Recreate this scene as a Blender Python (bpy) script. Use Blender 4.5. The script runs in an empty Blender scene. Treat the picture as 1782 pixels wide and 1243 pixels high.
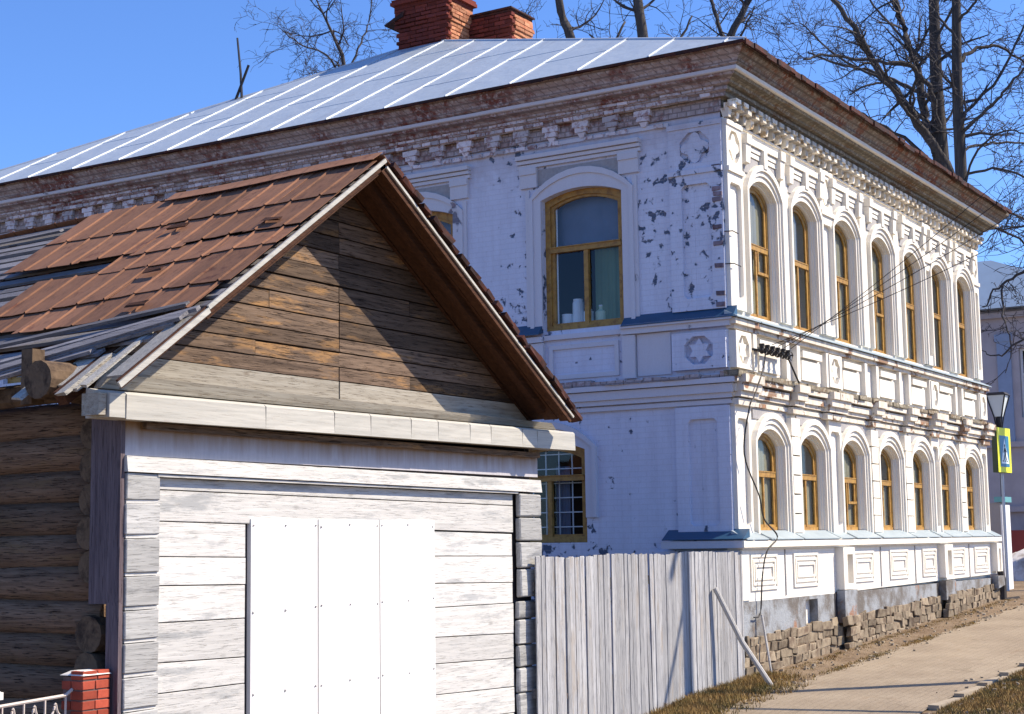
import bpy, bmesh, math, random
from math import sin, cos, pi, radians, atan2, sqrt
from mathutils import Vector, Matrix
from mathutils.geometry import tessellate_polygon
random.seed(7)
SC = bpy.context.scene
COL = SC.collection
# ------------------------------------------------------------------ camera
cam_d = bpy.data.cameras.new('camera')
cam = bpy.data.objects.new('camera', cam_d)
COL.objects.link(cam)
cam_d.sensor_fit = 'HORIZONTAL'
cam_d.sensor_width = 36
cam_d.lens = 55.42
cam_d.clip_end = 2000
cam.matrix_world = Matrix(((0.5276, -0.0920, -0.8445, -19.654), (-0.8493, -0.0745, -0.5225, -8.690),
                           (-0.0149, 0.9930, -0.1175, 1.8), (0, 0, 0, 1)))
_R = cam.matrix_world.to_3x3()
_q = _R.to_quaternion(); _q.normalize()
cam.matrix_world = Matrix.Translation((-19.654, -8.690, 1.8)) @ _q.to_matrix().to_4x4()
SC.camera = cam
# ------------------------------------------------------------------ world, sun, exposure
SUN = Vector((.72, -1.0, 1.2)).normalized()
W = bpy.data.worlds.new('World')
SC.world = W
W.use_nodes = True
wn = W.node_tree.nodes
sky = wn.new('ShaderNodeTexSky')
sky.sky_type = 'NISHITA'
sky.sun_disc = False
sky.sun_elevation = math.asin(SUN.z)
sky.sun_rotation = atan2(SUN.x, SUN.y)
sky.air_density = 1.0
sky.dust_density = .4
sky.ozone_density = 4.0
tint = wn.new('ShaderNodeMixRGB')
tint.blend_type = 'MULTIPLY'
tint.inputs[0].default_value = 1
tint.inputs[2].default_value = (.68, .90, 1.30, 1)
W.node_tree.links.new(sky.outputs[0], tint.inputs[1])
W.node_tree.links.new(tint.outputs[0], wn['Background'].inputs[0])
wn['Background'].inputs[1].default_value = .108
sun_d = bpy.data.lights.new('sun', 'SUN')
sun_d.energy = 5.0
sun_d.angle = radians(.5)
sun_d.color = (1, .875, .70)
sun = bpy.data.objects.new('sun', sun_d)
COL.objects.link(sun)
sun.rotation_euler = (-SUN).to_track_quat('-Z', 'Y').to_euler()
sun.location = (10, -20, 30)
SC.view_settings.view_transform = 'Standard'
SC.view_settings.look = 'None'
SC.view_settings.gamma = 1
SC.view_settings.use_curve_mapping = False
SC.view_settings.exposure = .66
# ------------------------------------------------------------------ materials
class Mt:
    def __init__(s, name):
        s.m = bpy.data.materials.new(name); s.m.use_nodes = True
        s.t = s.m.node_tree; s.b = s.t.nodes['Principled BSDF']
        s.pos = None
    def n(s, typ, **kw):
        x = s.t.nodes.new('ShaderNode' + typ)
        for k, v in kw.items(): setattr(x, k, v)
        return x
    def l(s, a, b): s.t.links.new(a, b)
    def P(s, rnd=0):
        g = s.n('NewGeometry').outputs['Position']
        if rnd:
            oi = s.n('ObjectInfo').outputs['Random']
            m = s.n('VectorMath', operation='MULTIPLY_ADD')
            cx = s.n('CombineXYZ')
            for i in range(3): s.l(oi, cx.inputs[i])
            s.l(cx.outputs[0], m.inputs[0]); m.inputs[1].default_value = (rnd, rnd * .7, rnd * 1.3); s.l(g, m.inputs[2])
            return m.outputs[0]
        return g
    def sc(s, v, xyz):
        m = s.n('VectorMath', operation='MULTIPLY'); s.l(v, m.inputs[0]); m.inputs[1].default_value = xyz
        return m.outputs[0]
    def noise(s, v, scale, detail=4, rough=.55, dist=0):
        x = s.n('TexNoise'); s.l(v, x.inputs['Vector']); x.inputs['Scale'].default_value = scale
        x.inputs['Detail'].default_value = detail; x.inputs['Roughness'].default_value = rough
        x.inputs['Distortion'].default_value = dist
        return x.outputs['Fac']
    def ramp(s, f, *stops):
        r = s.n('ValToRGB'); s.l(f, r.inputs[0]); e = r.color_ramp.elements
        for i, (p, c) in enumerate(stops):
            if i < 2: el = e[i]; el.position = p
            else: el = e.new(p)
            if not isinstance(c, tuple): c = (c, c, c)
            el.color = c + (1,)
        return r.outputs[0]
    def mix(s, f, a, b, mode='MIX'):
        x = s.n('MixRGB', blend_type=mode)
        for i, v in enumerate((f, a, b)):
            if hasattr(v, 'links'): s.l(v, x.inputs[i])
            elif isinstance(v, tuple): x.inputs[i].default_value = v + (1,)
            elif i == 0: x.inputs[i].default_value = v
            else: x.inputs[i].default_value = (v, v, v, 1)
        return x.outputs[0]
    def math(s, op, a, b=0, c=None):
        x = s.n('Math', operation=op)
        for i, v in enumerate((a, b) if c is None else (a, b, c)):
            if hasattr(v, 'links'): s.l(v, x.inputs[i])
            else: x.inputs[i].default_value = v
        return x.outputs[0]
    def bump(s, h, strength=.5, dist=.01, prev=None):
        x = s.n('Bump'); s.l(h, x.inputs['Height']); x.inputs['Strength'].default_value = strength
        x.inputs['Distance'].default_value = dist
        if prev: s.l(prev, x.inputs['Normal'])
        return x.outputs[0]
    def out(s, col=None, rough=.8, metal=0, normal=None, spec=.3):
        for k, v in (('Base Color', col), ('Roughness', rough), ('Metallic', metal)):
            if v is None: continue
            if hasattr(v, 'links'): s.l(v, s.b.inputs[k])
            else: s.b.inputs[k].default_value = v + (1,) if isinstance(v, tuple) else v
        s.b.inputs['Specular IOR Level'].default_value = spec
        if normal: s.l(normal, s.b.inputs['Normal'])
        return s.m
def objrnd(m): return m.n('ObjectInfo').outputs['Random']

def wallcoord(m, v):
    sp = m.n('SeparateXYZ'); m.l(v, sp.inputs[0])
    cx = m.n('CombineXYZ')
    m.l(m.math('ADD', sp.outputs[0], sp.outputs[1]), cx.inputs[0]); m.l(sp.outputs[2], cx.inputs[1])
    return cx.outputs[0], sp
def painted_masonry(name, base=(.80, .79, .78), patch=(.17, .17, .19), amount=.6, brick=.35, grime=.25, warm=(.55, .47, .4), stain_z=None, rnd=0, pscale=2.6, streaks=.3):
    m = Mt(name); v = m.P(rnd); wc, sp = wallcoord(m, v)
    br = m.n('TexBrick'); m.l(wc, br.inputs['Vector']); br.inputs['Scale'].default_value = 1
    br.inputs['Brick Width'].default_value = .26; br.inputs['Row Height'].default_value = .077
    br.inputs['Mortar Size'].default_value = .006; br.inputs['Mortar Smooth'].default_value = .6
    n1 = m.noise(v, pscale, 5, .55, .3); n0 = m.noise(v, .55, 2); nf = m.noise(v, 14, 4, .6)
    a = m.math('ADD', m.math('MULTIPLY', n1, .6), m.math('MULTIPLY', n0, .35))
    a = m.math('ADD', a, m.math('MULTIPLY', nf, .12))
    mask = m.ramp(a, (amount, 0.), (amount + .016, 1.))
    rim = m.ramp(a, (amount - .022, 0.), (amount - .004, .8))
    strk = m.ramp(m.noise(m.sc(v, (5, 5, .35)), 1.6, 6, .7), (.48, 0.), (.72, 1.))
    g = m.noise(m.sc(v, (1.2, 1.2, .5)), 3.2, 6, .65)
    col = m.mix(m.ramp(g, (.38, 0.), (.75, 1.)), base, warm)
    col = m.mix(grime, base, col)
    if stain_z:
        zz = m.ramp(m.math('ADD', sp.outputs[2], m.math('MULTIPLY', n1, 1.1)), (0, 0.), (1, 1.))
        st = m.n('MapRange'); m.l(m.math('ADD', sp.outputs[2], m.math('MULTIPLY', n1, .9)), st.inputs[0])
        st.inputs[1].default_value = stain_z[0]; st.inputs[2].default_value = stain_z[1]
        col = m.mix(m.math('MULTIPLY', st.outputs[0], .75), col, stain_z[2])
    col = m.mix(m.math('MULTIPLY', strk, streaks), col, warm)
    col = m.mix(m.math('MULTIPLY', rim, .45), col, tuple(x * .62 for x in base))
    fine = m.noise(v, 45, 4, .7)
    col = m.mix(.12, col, m.ramp(fine, (.3, .3), (.7, 1.)), 'MULTIPLY')
    col = m.mix(m.math('MULTIPLY', br.outputs['Fac'], brick), col, (.3, .29, .3))
    pc = m.mix(m.noise(v, 9, 3), patch, tuple(min(1, c * 1.9) for c in patch))
    pc = m.mix(m.ramp(m.noise(v, 7, 4, .7), (.58, 0.), (.66, .6)), pc, (patch[0] * 2.6, patch[1] * 1.7, patch[2] * 1.4))
    pc = m.mix(m.math('MULTIPLY', br.outputs['Fac'], .5), pc, (.33, .32, .32))
    col = m.mix(mask, col, pc)
    h = m.math('SUBTRACT', m.math('MULTIPLY', fine, .25), m.math('MULTIPLY', mask, 1.1))
    h = m.math('SUBTRACT', h, m.math('MULTIPLY', br.outputs['Fac'], brick * 1.2))
    return m.out(col, .85, 0, m.bump(h, .7, .012))
def wood(name, c0, c1, axis='x', streak=.5, rough=.85, knots=True, crack=(.05, .04, .035), c2=None, bump=.5, rndv=.35):
    m = Mt(name); v = m.P(31.7)
    s = {'x': (.38, 9, 9), 'y': (9, .38, 9), 'z': (9, 9, .38)}[axis]
    sv = m.sc(v, s)
    g = m.noise(sv, 3.5, 6, .65, .3); f = m.noise(sv, 14, 4, .7); bl = m.noise(m.sc(v, {'x': (.5, 3, 3), 'y': (3, .5, 3), 'z': (3, 3, .5)}[axis]), 2.3, 6, .7)
    col = m.mix(m.ramp(g, (.3, 0.), (.7, 1.)), c0, c1)
    if c2: col = m.mix(m.ramp(bl, (.54, 0.), (.64, 1.)), col, c2)
    cr = m.ramp(f, (.36, 1.), (.43, 0.))
    col = m.mix(m.math('MULTIPLY', cr, streak), col, crack)
    if knots:
        vo = m.n('TexVoronoi'); m.l(m.sc(v, {'x': (1, 2.2, 2.2), 'y': (2.2, 1, 2.2), 'z': (2.2, 2.2, 1)}[axis]), vo.inputs['Vector']); vo.inputs['Scale'].default_value = 1.6
        kn = m.ramp(vo.outputs['Distance'], (.03, 1.), (.09, 0.))
        col = m.mix(m.math('MULTIPLY', kn, .55), col, crack)
    r = objrnd(m)
    col = m.mix(rndv, col, m.mix(1, col, m.ramp(r, (0, .35), (1, 1.35)), 'MULTIPLY'))
    h = m.math('SUBTRACT', m.math('MULTIPLY', g, .7), m.math('MULTIPLY', cr, .8))
    return m.out(col, rough, 0, m.bump(h, bump, .006), .2)
def simple(name, c, rough=.6, metal=0, var=.15, scale=8, bump=.1, spec=.4, c2=None, rnd=0, thr=(.45, .65)):
    m = Mt(name); v = m.P(rnd); n = m.noise(v, scale, 5, .6)
    a = tuple(x * (1 - var) for x in c); b = tuple(min(1, x * (1 + var)) for x in c)
    col = m.mix(n, a, b)
    if c2: col = m.mix(m.ramp(m.noise(v, scale * .6, 6, .65, .3), (thr[0], 0.), (thr[1], 1.)), col, c2)
    if rnd > 5: col = m.mix(1, col, m.ramp(objrnd(m), (0, .62), (1, 1.25)), 'MULTIPLY')
    return m.out(col, rough, metal, m.bump(n, bump, .01) if bump else None, spec)

M = {}
M['front'] = painted_masonry('painted_front_masonry', (.84, .80, .72), (.32, .29, .26), .745, .14, .28, (.62, .58, .5))
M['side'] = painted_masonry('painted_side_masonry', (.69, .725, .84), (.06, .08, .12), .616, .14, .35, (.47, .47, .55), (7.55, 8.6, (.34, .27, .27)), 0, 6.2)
M['trim'] = painted_masonry('painted_trim', (.86, .815, .72), (.3, .27, .24), .78, .0, .3, (.6, .56, .48), None, 7)
M['trim_worn'] = painted_masonry('worn_belt_trim', (.78, .72, .62), (.19, .12, .075), .578, .0, .5, (.48, .40, .30), None, 7, 3.5, .8)
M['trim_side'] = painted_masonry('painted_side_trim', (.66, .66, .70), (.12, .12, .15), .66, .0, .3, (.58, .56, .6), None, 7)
M['stucco'] = simple('grey_stucco', (.34, .33, .33), .95, 0, .3, 22, .5)
def cornice_mat(name, a, b, c, t0=.45):
    m = Mt(name); v = m.P(); wc, sp = wallcoord(m, v)
    br = m.n('TexBrick'); m.l(wc, br.inputs['Vector']); br.inputs['Scale'].default_value = 1
    br.inputs['Brick Width'].default_value = .14; br.inputs['Row Height'].default_value = .077; br.inputs['Mortar Size'].default_value = .009
    n = m.noise(m.sc(v, (1, 1, 1.6)), 2.2, 7, .7, .4); n2 = m.noise(v, 11, 5, .7)
    lo = m.noise(v, .35, 2)
    k = m.math('ADD', m.math('MULTIPLY', n, .7), m.math('MULTIPLY', lo, .35))
    col = m.mix(m.ramp(k, (t0, 0.), (t0 + .12, 1.)), a, b)
    col = m.mix(m.ramp(n2, (.5, 0.), (.62, 1.)), col, c)
    col = m.mix(m.math('MULTIPLY', br.outputs['Fac'], .6), col, tuple(x * .4 for x in a))
    h = m.math('SUBTRACT', n2, m.math('MULTIPLY', br.outputs['Fac'], .8))
    return m.out(col, .95, 0, m.bump(h, .9, .02))
M['cornice'] = cornice_mat('weathered_shaded_cornice_brick', (.23, .20, .145), (.19, .105, .05), (.40, .35, .26), .52)  # weathered brick, darkened further for the shade under the cornice
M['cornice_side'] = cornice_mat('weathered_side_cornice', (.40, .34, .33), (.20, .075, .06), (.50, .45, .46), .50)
M['cornice_top'] = cornice_mat('bare_cornice_brick', (.22, .175, .14), (.21, .07, .038), (.33, .30, .26), .50)
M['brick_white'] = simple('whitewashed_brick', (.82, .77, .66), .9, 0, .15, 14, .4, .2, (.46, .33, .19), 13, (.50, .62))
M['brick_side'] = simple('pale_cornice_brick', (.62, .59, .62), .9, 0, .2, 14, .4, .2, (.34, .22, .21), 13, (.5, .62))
M['brick_red'] = simple('shaded_red_brick', (.17, .035, .022), .9, 0, .35, 16, .5, .2, (.14, .035, .03), 13)  # red brick, with the shade of the chimneys' dark side in its colour
M['brick_sunlit'] = simple('sunlit_brick', (.48, .22, .12), .9, 0, .25, 16, .5, .2, (.36, .12, .06), 13)  # same chimney brick, lightened to stand in for direct sun
M['mortar'] = simple('dark_mortar', (.14, .09, .08), .95, 0, .3, 30, .5)
M['pillar_brick'] = simple('pillar_brick', (.36, .07, .04), .85, 0, .3, 20, .3, .2, None, 9)
M['white_cap'] = simple('white_mortar', (.72, .68, .62), .9, 0, .15, 20, .3)
m = Mt('grey_render'); v = m.P()
c = m.mix(m.ramp(m.noise(v, 1.9, 7, .7, .3), (.42, 0.), (.58, 1.)), (.31, .33, .35), (.15, .135, .12))
c = m.mix(m.ramp(m.noise(v, .9, 6, .7, .5), (.60, 0.), (.64, 1.)), c, (.30, .17, .11))
M['render'] = m.out(c, .95, 0, m.bump(m.noise(v, 20, 6, .7), .7, .02))
M['stone'] = simple('rubble_stone', (.29, .235, .165), .95, 0, .5, 9, 1.3, .2, (.14, .10, .07), 17)
M['stone_gap'] = simple('rubble_joint', (.17, .125, .085), 1, 0, .5, 12, 1.0, .2, (.07, .05, .035))
M['frame'] = simple('ochre_window_paint', (.40, .225, .05), .55, 0, .2, 20, .2, .4, (.24, .12, .03), 3)
M['flash'] = simple('shaded_blue_sheet_metal', (.025, .08, .15), .45, 0, .25, 5, .1, .5)  # sill metal of the side wall, shade put into its blue
M['flash_front'] = simple('sunlit_sheet_metal', (.34, .40, .42), .4, 0, .2, 5, .1, .5)  # same sill metal, paled to stand in for sun on the front
M['iron_dark'] = simple('dark_iron', (.03, .028, .03), .5, .3, .2, 20, .1)
M['rubber'] = simple('black_cable', (.02, .018, .018), .6, 0, .1, 20, 0)
m = Mt('window_glass')
m.b.inputs['Base Color'].default_value = (1, 1, 1, 1)
tr = m.n('BsdfTransparent'); tr.inputs[0].default_value = (.90, .93, .94, 1)
gl = m.n('BsdfGlossy'); gl.inputs['Roughness'].default_value = .03; gl.inputs[0].default_value = (.9, .95, 1, 1)
fr = m.n('Fresnel'); fr.inputs[0].default_value = 1.5
mx = m.n('MixShader'); m.l(m.math('MULTIPLY', m.math('MULTIPLY', fr.outputs[0], .75), m.math('SUBTRACT', 1, m.n('NewGeometry').outputs['Backfacing'])), mx.inputs[0]); m.l(tr.outputs[0], mx.inputs[1]); m.l(gl.outputs[0], mx.inputs[2])
m.l(mx.outputs[0], m.t.nodes['Material Output'].inputs[0]); M['glass'] = m.m
M['curtain'] = simple('beige_curtain', (.30, .265, .18), .95, 0, .2, 3, 0)
M['curtain_green'] = simple('green_curtain', (.16, .24, .14), .95, 0, .2, 4, 0)
M['blind'] = simple('blue_grey_blind', (.17, .20, .27), .95, 0, .2, 3, 0)
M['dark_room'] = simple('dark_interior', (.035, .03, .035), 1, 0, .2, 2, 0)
M['white_gloss'] = simple('white_enamel', (.8, .82, .84), .3, 0, .05, 4, 0)
M['pale_green'] = simple('pale_green_plastic', (.6, .72, .5), .4, 0, .05, 4, 0)
m = Mt('roof_sheet_metal'); v = m.P()
c = m.mix(m.noise(v, 1.3, 4), (.42, .49, .54), (.52, .58, .62)); c = m.mix(.3, c, m.mix(m.noise(m.sc(v, (.5, 6, .5)), 3, 5), (.22, .27, .33), (.40, .44, .48)))
c = m.mix(m.ramp(m.noise(m.sc(v, (1, 3, 1)), 1.3, 6, .65), (.55, 0.), (.72, .5)), c, (.30, .31, .32))
M['roof'] = m.out(c, .45, .2, m.bump(m.noise(v, 3.2, 4), .5, .04), .5)
M['seam'] = simple('roof_seam_metal', (.48, .52, .56), .4, .2, .1, 5, .1)
M['roof_edge'] = simple('rusty_roof_edge', (.035, .018, .016), .8, 0, .4, 10, .3, .2, (.10, .03, .02))
m = Mt('rusty_roofing'); v = m.P(19)
c = m.mix(m.noise(v, 1.6, 6, .65), (.20, .088, .045), (.29, .145, .085))
c = m.mix(m.ramp(m.noise(v, 4.5, 6, .7), (.58, 0.), (.68, 1.)), c, (.13, .05, .032))
c = m.mix(m.ramp(m.noise(m.sc(v, (3, 9, 3)), 2.0, 6, .7), (.5, 0.), (.68, .6)), c, (.09, .045, .03))
c = m.mix(.7, c, m.mix(1, c, m.ramp(objrnd(m), (0, .55), (1, 1.3)), 'MULTIPLY'))
M['rust'] = m.out(c, .9, 0, m.bump(m.noise(v, 9, 4), .3, .01), .3)
M['gable'] = wood('weathered_gable_board', (.055, .036, .026), (.21, .145, .10), 'x', .9, .85, True, (.02, .012, .009), (.30, .17, .075), .9, .75)
M['gable_pale'] = wood('pale_gable_board', (.24, .21, .165), (.40, .37, .31), 'x', .65, .85, True, (.14, .1, .07), None, .6, .2)
M['soffit'] = wood('dark_brown_board', (.04, .016, .009), (.10, .042, .02), 'x', .6, .85, False, (.02, .01, .008), None, .5, .4)
M['white_board'] = wood('white_painted_board', (.50, .49, .465), (.68, .665, .63), 'x', .45, .7, True, (.2, .19, .18), (.38, .385, .38), .5, .3)
M['casing_grey'] = wood('worn_casing_board', (.33, .33, .32), (.50, .495, .475), 'x', .5, .7, True, (.15, .145, .14), (.26, .26, .26), .6, .4)
M['white_ledge'] = wood('white_ledge_board', (.38, .37, .33), (.54, .52, .46), 'x', .35, .6, True, (.35, .31, .27), None, .25, .1)
m = Mt('stained_frieze'); v = m.P(); sp = m.n('SeparateXYZ'); m.l(v, sp.inputs[0])
mr = m.n('MapRange'); m.l(m.math('ADD', sp.outputs[2], m.math('MULTIPLY', m.noise(m.sc(v, (1, 1, .1)), 9, 5, .7), .22)), mr.inputs[0])
mr.inputs[1].default_value = 2.66; mr.inputs[2].default_value = 2.84
c = m.mix(m.noise(m.sc(v, (9, 9, 1)), 4, 5), (.52, .50, .52), (.36, .35, .38)); c = m.mix(mr.outputs[0], c, (.24, .15, .08))
M['frieze'] = m.out(c, .85, 0, m.bump(m.noise(m.sc(v, (9, 9, 1)), 4, 5), .3, .01))
m = Mt('white_sheet_panel'); v = m.P(5)
c = m.mix(m.ramp(m.noise(m.sc(v, (6, 6, .5)), 1.5, 6, .7), (.5, 0.), (.8, .7)), (.74, .73, .71), (.60, .57, .52))
M['door_white'] = m.out(c, .5, 0, m.bump(m.noise(v, 1.6, 3), .5, .02), .4)
M['grey_board_y'] = wood('grey_lath', (.15, .145, .16), (.29, .28, .29), 'y', .6, .85, True, (.06, .05, .05), None, .7, .5)
M['grey_board_x'] = wood('grey_slope_board', (.27, .265, .25), (.44, .42, .38), 'x', .5, .85, True, (.1, .09, .08), None, .7, .4)
M['shaded_casing'] = wood('shaded_casing_board', (.10, .075, .085), (.19, .15, .16), 'z', .6, .85, True, (.04, .03, .03), None, .6, .2)  # white casing wood with the purple shade of this side in the colour
M['log'] = wood('dark_log', (.10, .062, .042), (.27, .18, .12), 'y', .9, .9, True, (.02, .012, .01), (.20, .13, .075), 1.1, .6)
M['log_end'] = simple('log_end_grain', (.14, .095, .06), .95, 0, .4, 14, .8, .2, (.045, .03, .022), 5)
M['fence'] = wood('grey_fence_board', (.27, .27, .28), (.47, .47, .47), 'z', .75, .85, True, (.16, .16, .18), (.34, .31, .28), .7, .35)
M['fence_dark'] = wood('fence_rail', (.15, .14, .14), (.25, .24, .24), 'x', .5, .85)
M['post_pale'] = wood('pale_pole', (.50, .48, .44), (.66, .64, .6), 'z', .4, .8)
M['iron_beige'] = simple('beige_painted_iron', (.55, .48, .42), .6, 0, .1, 20, .1)
M['bark'] = wood('bark', (.04, .036, .036), (.10, .09, .085), 'z', .6, .95, False, (.02, .015, .012), None, 1, .2)
M['twig'] = simple('twig_bark', (.045, .04, .045), .9, 0, .3, 6, 0)
M['wall_far'] = simple('far_lilac_plaster', (.50, .46, .47), .9, 0, .12, 1.5, .1, .2, (.42, .38, .40))
M['roof_far'] = simple('far_blue_roof', (.20, .27, .36), .5, .1, .15, 1.5, .1)
M['pier'] = simple('pier_shaded_plaster', (.30, .28, .28), .9, 0, .15, 3, .3)  # pier plaster greyed: the shade of its side is put into the colour
M['pier_white'] = simple('pier_white_plaster', (.74, .75, .76), .85, 0, .1, 6, .2)
M['teal'] = simple('teal_cap', (.12, .34, .36), .5)
M['blue_paint'] = simple('blue_paint', (.05, .12, .25), .5)
M['red_paint'] = simple('dark_red_paint', (.25, .04, .035), .6)
M['sign_yellow'] = simple('fluorescent_yellow', (.85, .86, .03), .5, 0, .03, 5, 0)
M['sign_blue'] = simple('sign_blue', (.02, .16, .30), .4, 0, .03, 5, 0)
M['sign_white'] = simple('sign_white', (.75, .85, .85), .4, 0, .03, 5, 0)
M['sign_dark'] = simple('sign_back', (.05, .07, .03), .6)
M['pole_grey'] = simple('grey_pole', (.42, .47, .52), .5, .1)
M['lamp_glass'] = simple('frosted_lamp_glass', (.72, .80, .82), .3, 0, .05, 3, 0)
M['snow'] = simple('old_snow', (.72, .70, .68), .9, 0, .15, 5, .5, .2, (.4, .35, .3))
m = Mt('dry_ground'); v = m.P()
c = m.mix(m.ramp(m.noise(v, .8, 6, .65), (.35, 0.), (.65, 1.)), (.19, .13, .08), (.27, .20, .13))
c = m.mix(m.ramp(m.noise(v, 6, 6, .75), (.5, 0.), (.7, 1.)), c, (.13, .09, .05))
M['ground'] = m.out(c, 1, 0, m.bump(m.noise(v, 9, 6, .75), .9, .05))
m = Mt('worn_walkway'); v = m.P()
br = m.n('TexBrick'); m.l(v, br.inputs['Vector']); br.inputs['Scale'].default_value = 1; br.inputs['Brick Width'].default_value = .2
br.inputs['Row Height'].default_value = .1; br.inputs['Mortar Size'].default_value = .006
br.inputs['Color1'].default_value = (.25, .185, .125, 1); br.inputs['Color2'].default_value = (.31, .235, .17, 1); br.inputs['Mortar'].default_value = (.17, .12, .085, 1)
c = m.mix(.75, br.outputs['Color'], m.mix(m.ramp(m.noise(v, .9, 6, .6), (.35, 0.), (.65, 1.)), (.235, .19, .135), (.33, .275, .20)))
c = m.mix(m.ramp(m.noise(v, 2.4, 8, .75, .5), (.56, 0.), (.70, .8)), c, (.17, .13, .085))
c = m.mix(m.ramp(m.noise(m.sc(v, (.7, 2.5, 1)), 2.6, 5, .6), (.6, 0.), (.75, .6)), c, (.25, .175, .11))
M['walk'] = m.out(c, .95, 0, m.bump(m.math('ADD', m.noise(v, 16, 5, .7), m.math('MULTIPLY', br.outputs['Fac'], -.5)), .7, .012))
M['curb'] = simple('pale_curb', (.34, .29, .22), .95, 0, .25, 10, .5, .2, (.3, .24, .17))
M['grass'] = simple('dry_grass', (.31, .20, .075), .9, 0, .5, 5, 0, .2, (.17, .14, .045))
M['asphalt'] = simple('asphalt', (.10, .09, .085), .95, 0, .2, 12, .3)
# ------------------------------------------------------------------ builders
WL = {}
def link(name, me, mat=None, parent=None, loc=(0, 0, 0), label=None, kind=None):
    if mat is not None and not me.materials: me.materials.append(mat)
    o = bpy.data.objects.new(name, me); COL.objects.link(o)
    loc = Vector(loc); pw = WL[parent] if parent else Vector((0, 0, 0))
    if parent: o.parent = parent
    o.location = loc - pw
    WL[o] = loc
    if label: o['label'] = label
    if kind: o['kind'] = kind
    return o
def thing(name, label, cat, loc, group=None):
    o = bpy.data.objects.new(name, None); COL.objects.link(o); o.location = loc; o.empty_display_size = .2
    WL[o] = Vector(loc); o['label'] = label; o['category'] = cat
    if group: o['group'] = group
    return o
def tag(o, label, cat, group=None):
    o['label'] = label; o['category'] = cat
    if group: o['group'] = group
    return o
def TW(s, d, z): return (s, d, z)
def TF(s, d, z): return (s, -d, z)
def TS(s, d, z): return (-d, s, z)
class MB:
    def __init__(s, T=TW): s.v = []; s.f = []; s.T = T; s.ch = []
    def add(s, vs, fs, T=None):
        T = T or s.T; b = len(s.v); s.ch.append(([T(*p) for p in vs], list(fs))); s.v += [T(*p) for p in vs]; s.f += [tuple(i + b for i in f) for f in fs]
        return s
    def hexa(s, c, T=None):
        return s.add(c, [(0, 1, 2, 3), (4, 5, 6, 7), (0, 1, 5, 4), (1, 2, 6, 5), (2, 3, 7, 6), (3, 0, 4, 7)], T)
    def box(s, a0, a1, b0, b1, c0, c1, j=0, T=None):
        r = lambda: random.uniform(-j, j)
        return s.hexa([(a + r(), b + r(), c + r()) for c in (c0, c1) for a, b in ((a0, b0), (a1, b0), (a1, b1), (a0, b1))], T)
    def poly(s, outer, holes=(), d0=0, d1=.05, T=None, back=True):
        """outer, holes in (s,z); extruded along d"""
        loops = [list(outer)] + [list(h) for h in holes]
        tess = tessellate_polygon([[Vector((p[0], p[1], 0)) for p in l] for l in loops])
        flat = [p for l in loops for p in l]; n = len(flat)
        vs = [(p[0], d1, p[1]) for p in flat] + [(p[0], d0, p[1]) for p in flat]
        fs = [tuple(t) for t in tess]
        if back: fs += [tuple(i + n for i in t) for t in tess]
        k = 0
        for l in loops:
            for i in range(len(l)):
                a, b = k + i, k + (i + 1) % len(l)
                fs.append((a, b, b + n, a + n))
            k += len(l)
        return s.add(vs, fs, T)
    def band(s, inner, outer, d0, d1, T=None, closed=False):
        """strip between two equal-length paths in (s,z), extruded"""
        n = len(inner)
        vs = [(p[0], d1, p[1]) for p in inner] + [(p[0], d1, p[1]) for p in outer] + [(p[0], d0, p[1]) for p in inner] + [(p[0], d0, p[1]) for p in outer]
        fs = []
        for i in range(n if closed else n - 1):
            j = (i + 1) % n
            fs += [(i, j, n + j, n + i), (2 * n + i, 2 * n + j, 3 * n + j, 3 * n + i), (i, j, 2 * n + j, 2 * n + i), (n + i, n + j, 3 * n + j, 3 * n + i)]
        if not closed: fs += [(0, n, 3 * n, 2 * n), (n - 1, 2 * n - 1, 4 * n - 1, 3 * n - 1)]
        return s.add(vs, fs, T)
    def tube(s, pts, rad, n=6, cap=True, T=None):
        pts = [Vector(p) for p in pts]
        if not hasattr(rad, '__len__'): rad = [rad] * len(pts)
        vs = []; fs = []
        up = Vector((0, 0, 1))
        for i, p in enumerate(pts):
            d = (pts[min(i + 1, len(pts) - 1)] - pts[max(i - 1, 0)])
            if d.length < 1e-6: d = Vector((0, 0, 1))
            d.normalize()
            a = d.cross(up if abs(d.z) < .95 else Vector((1, 0, 0))).normalized(); b = d.cross(a)
            for k in range(n):
                t = 2 * pi * k / n
                vs.append(tuple(p + (a * cos(t) + b * sin(t)) * rad[i]))
        for i in range(len(pts) - 1):
            for k in range(n):
                k2 = (k + 1) % n
                fs.append((i * n + k, i * n + k2, (i + 1) * n + k2, (i + 1) * n + k))
        if cap: fs += [tuple(range(n)), tuple(range((len(pts) - 1) * n, len(pts) * n))]
        return s.add(vs, fs, T)
    def mesh(s, name='m', org=(0, 0, 0), smooth=False, bevel=0, fix=True):
        me = bpy.data.meshes.new(name)
        ox, oy, oz = org
        me.from_pydata([(x - ox, y - oy, z - oz) for x, y, z in s.v], [], s.f)
        if fix:
            bm = bmesh.new(); bm.from_mesh(me)
            if bevel:
                bmesh.ops.remove_doubles(bm, verts=bm.verts, dist=1e-5)
            bmesh.ops.recalc_face_normals(bm, faces=bm.faces)
            if bevel: bmesh.ops.bevel(bm, geom=bm.edges[:], offset=bevel, segments=1, affect='EDGES')
            bm.to_mesh(me); bm.free()
        if smooth: me.polygons.foreach_set('use_smooth', [True] * len(me.polygons))
        return me
    def build(s, name, mat, parent=None, org=None, **kw):
        lab = kw.pop('label', None); kind = kw.pop('kind', None)
        if org is None: org = WL[parent] if parent else (0, 0, 0)
        return link(name, s.mesh(name, org, **kw), mat, parent, org, lab, kind)
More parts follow.
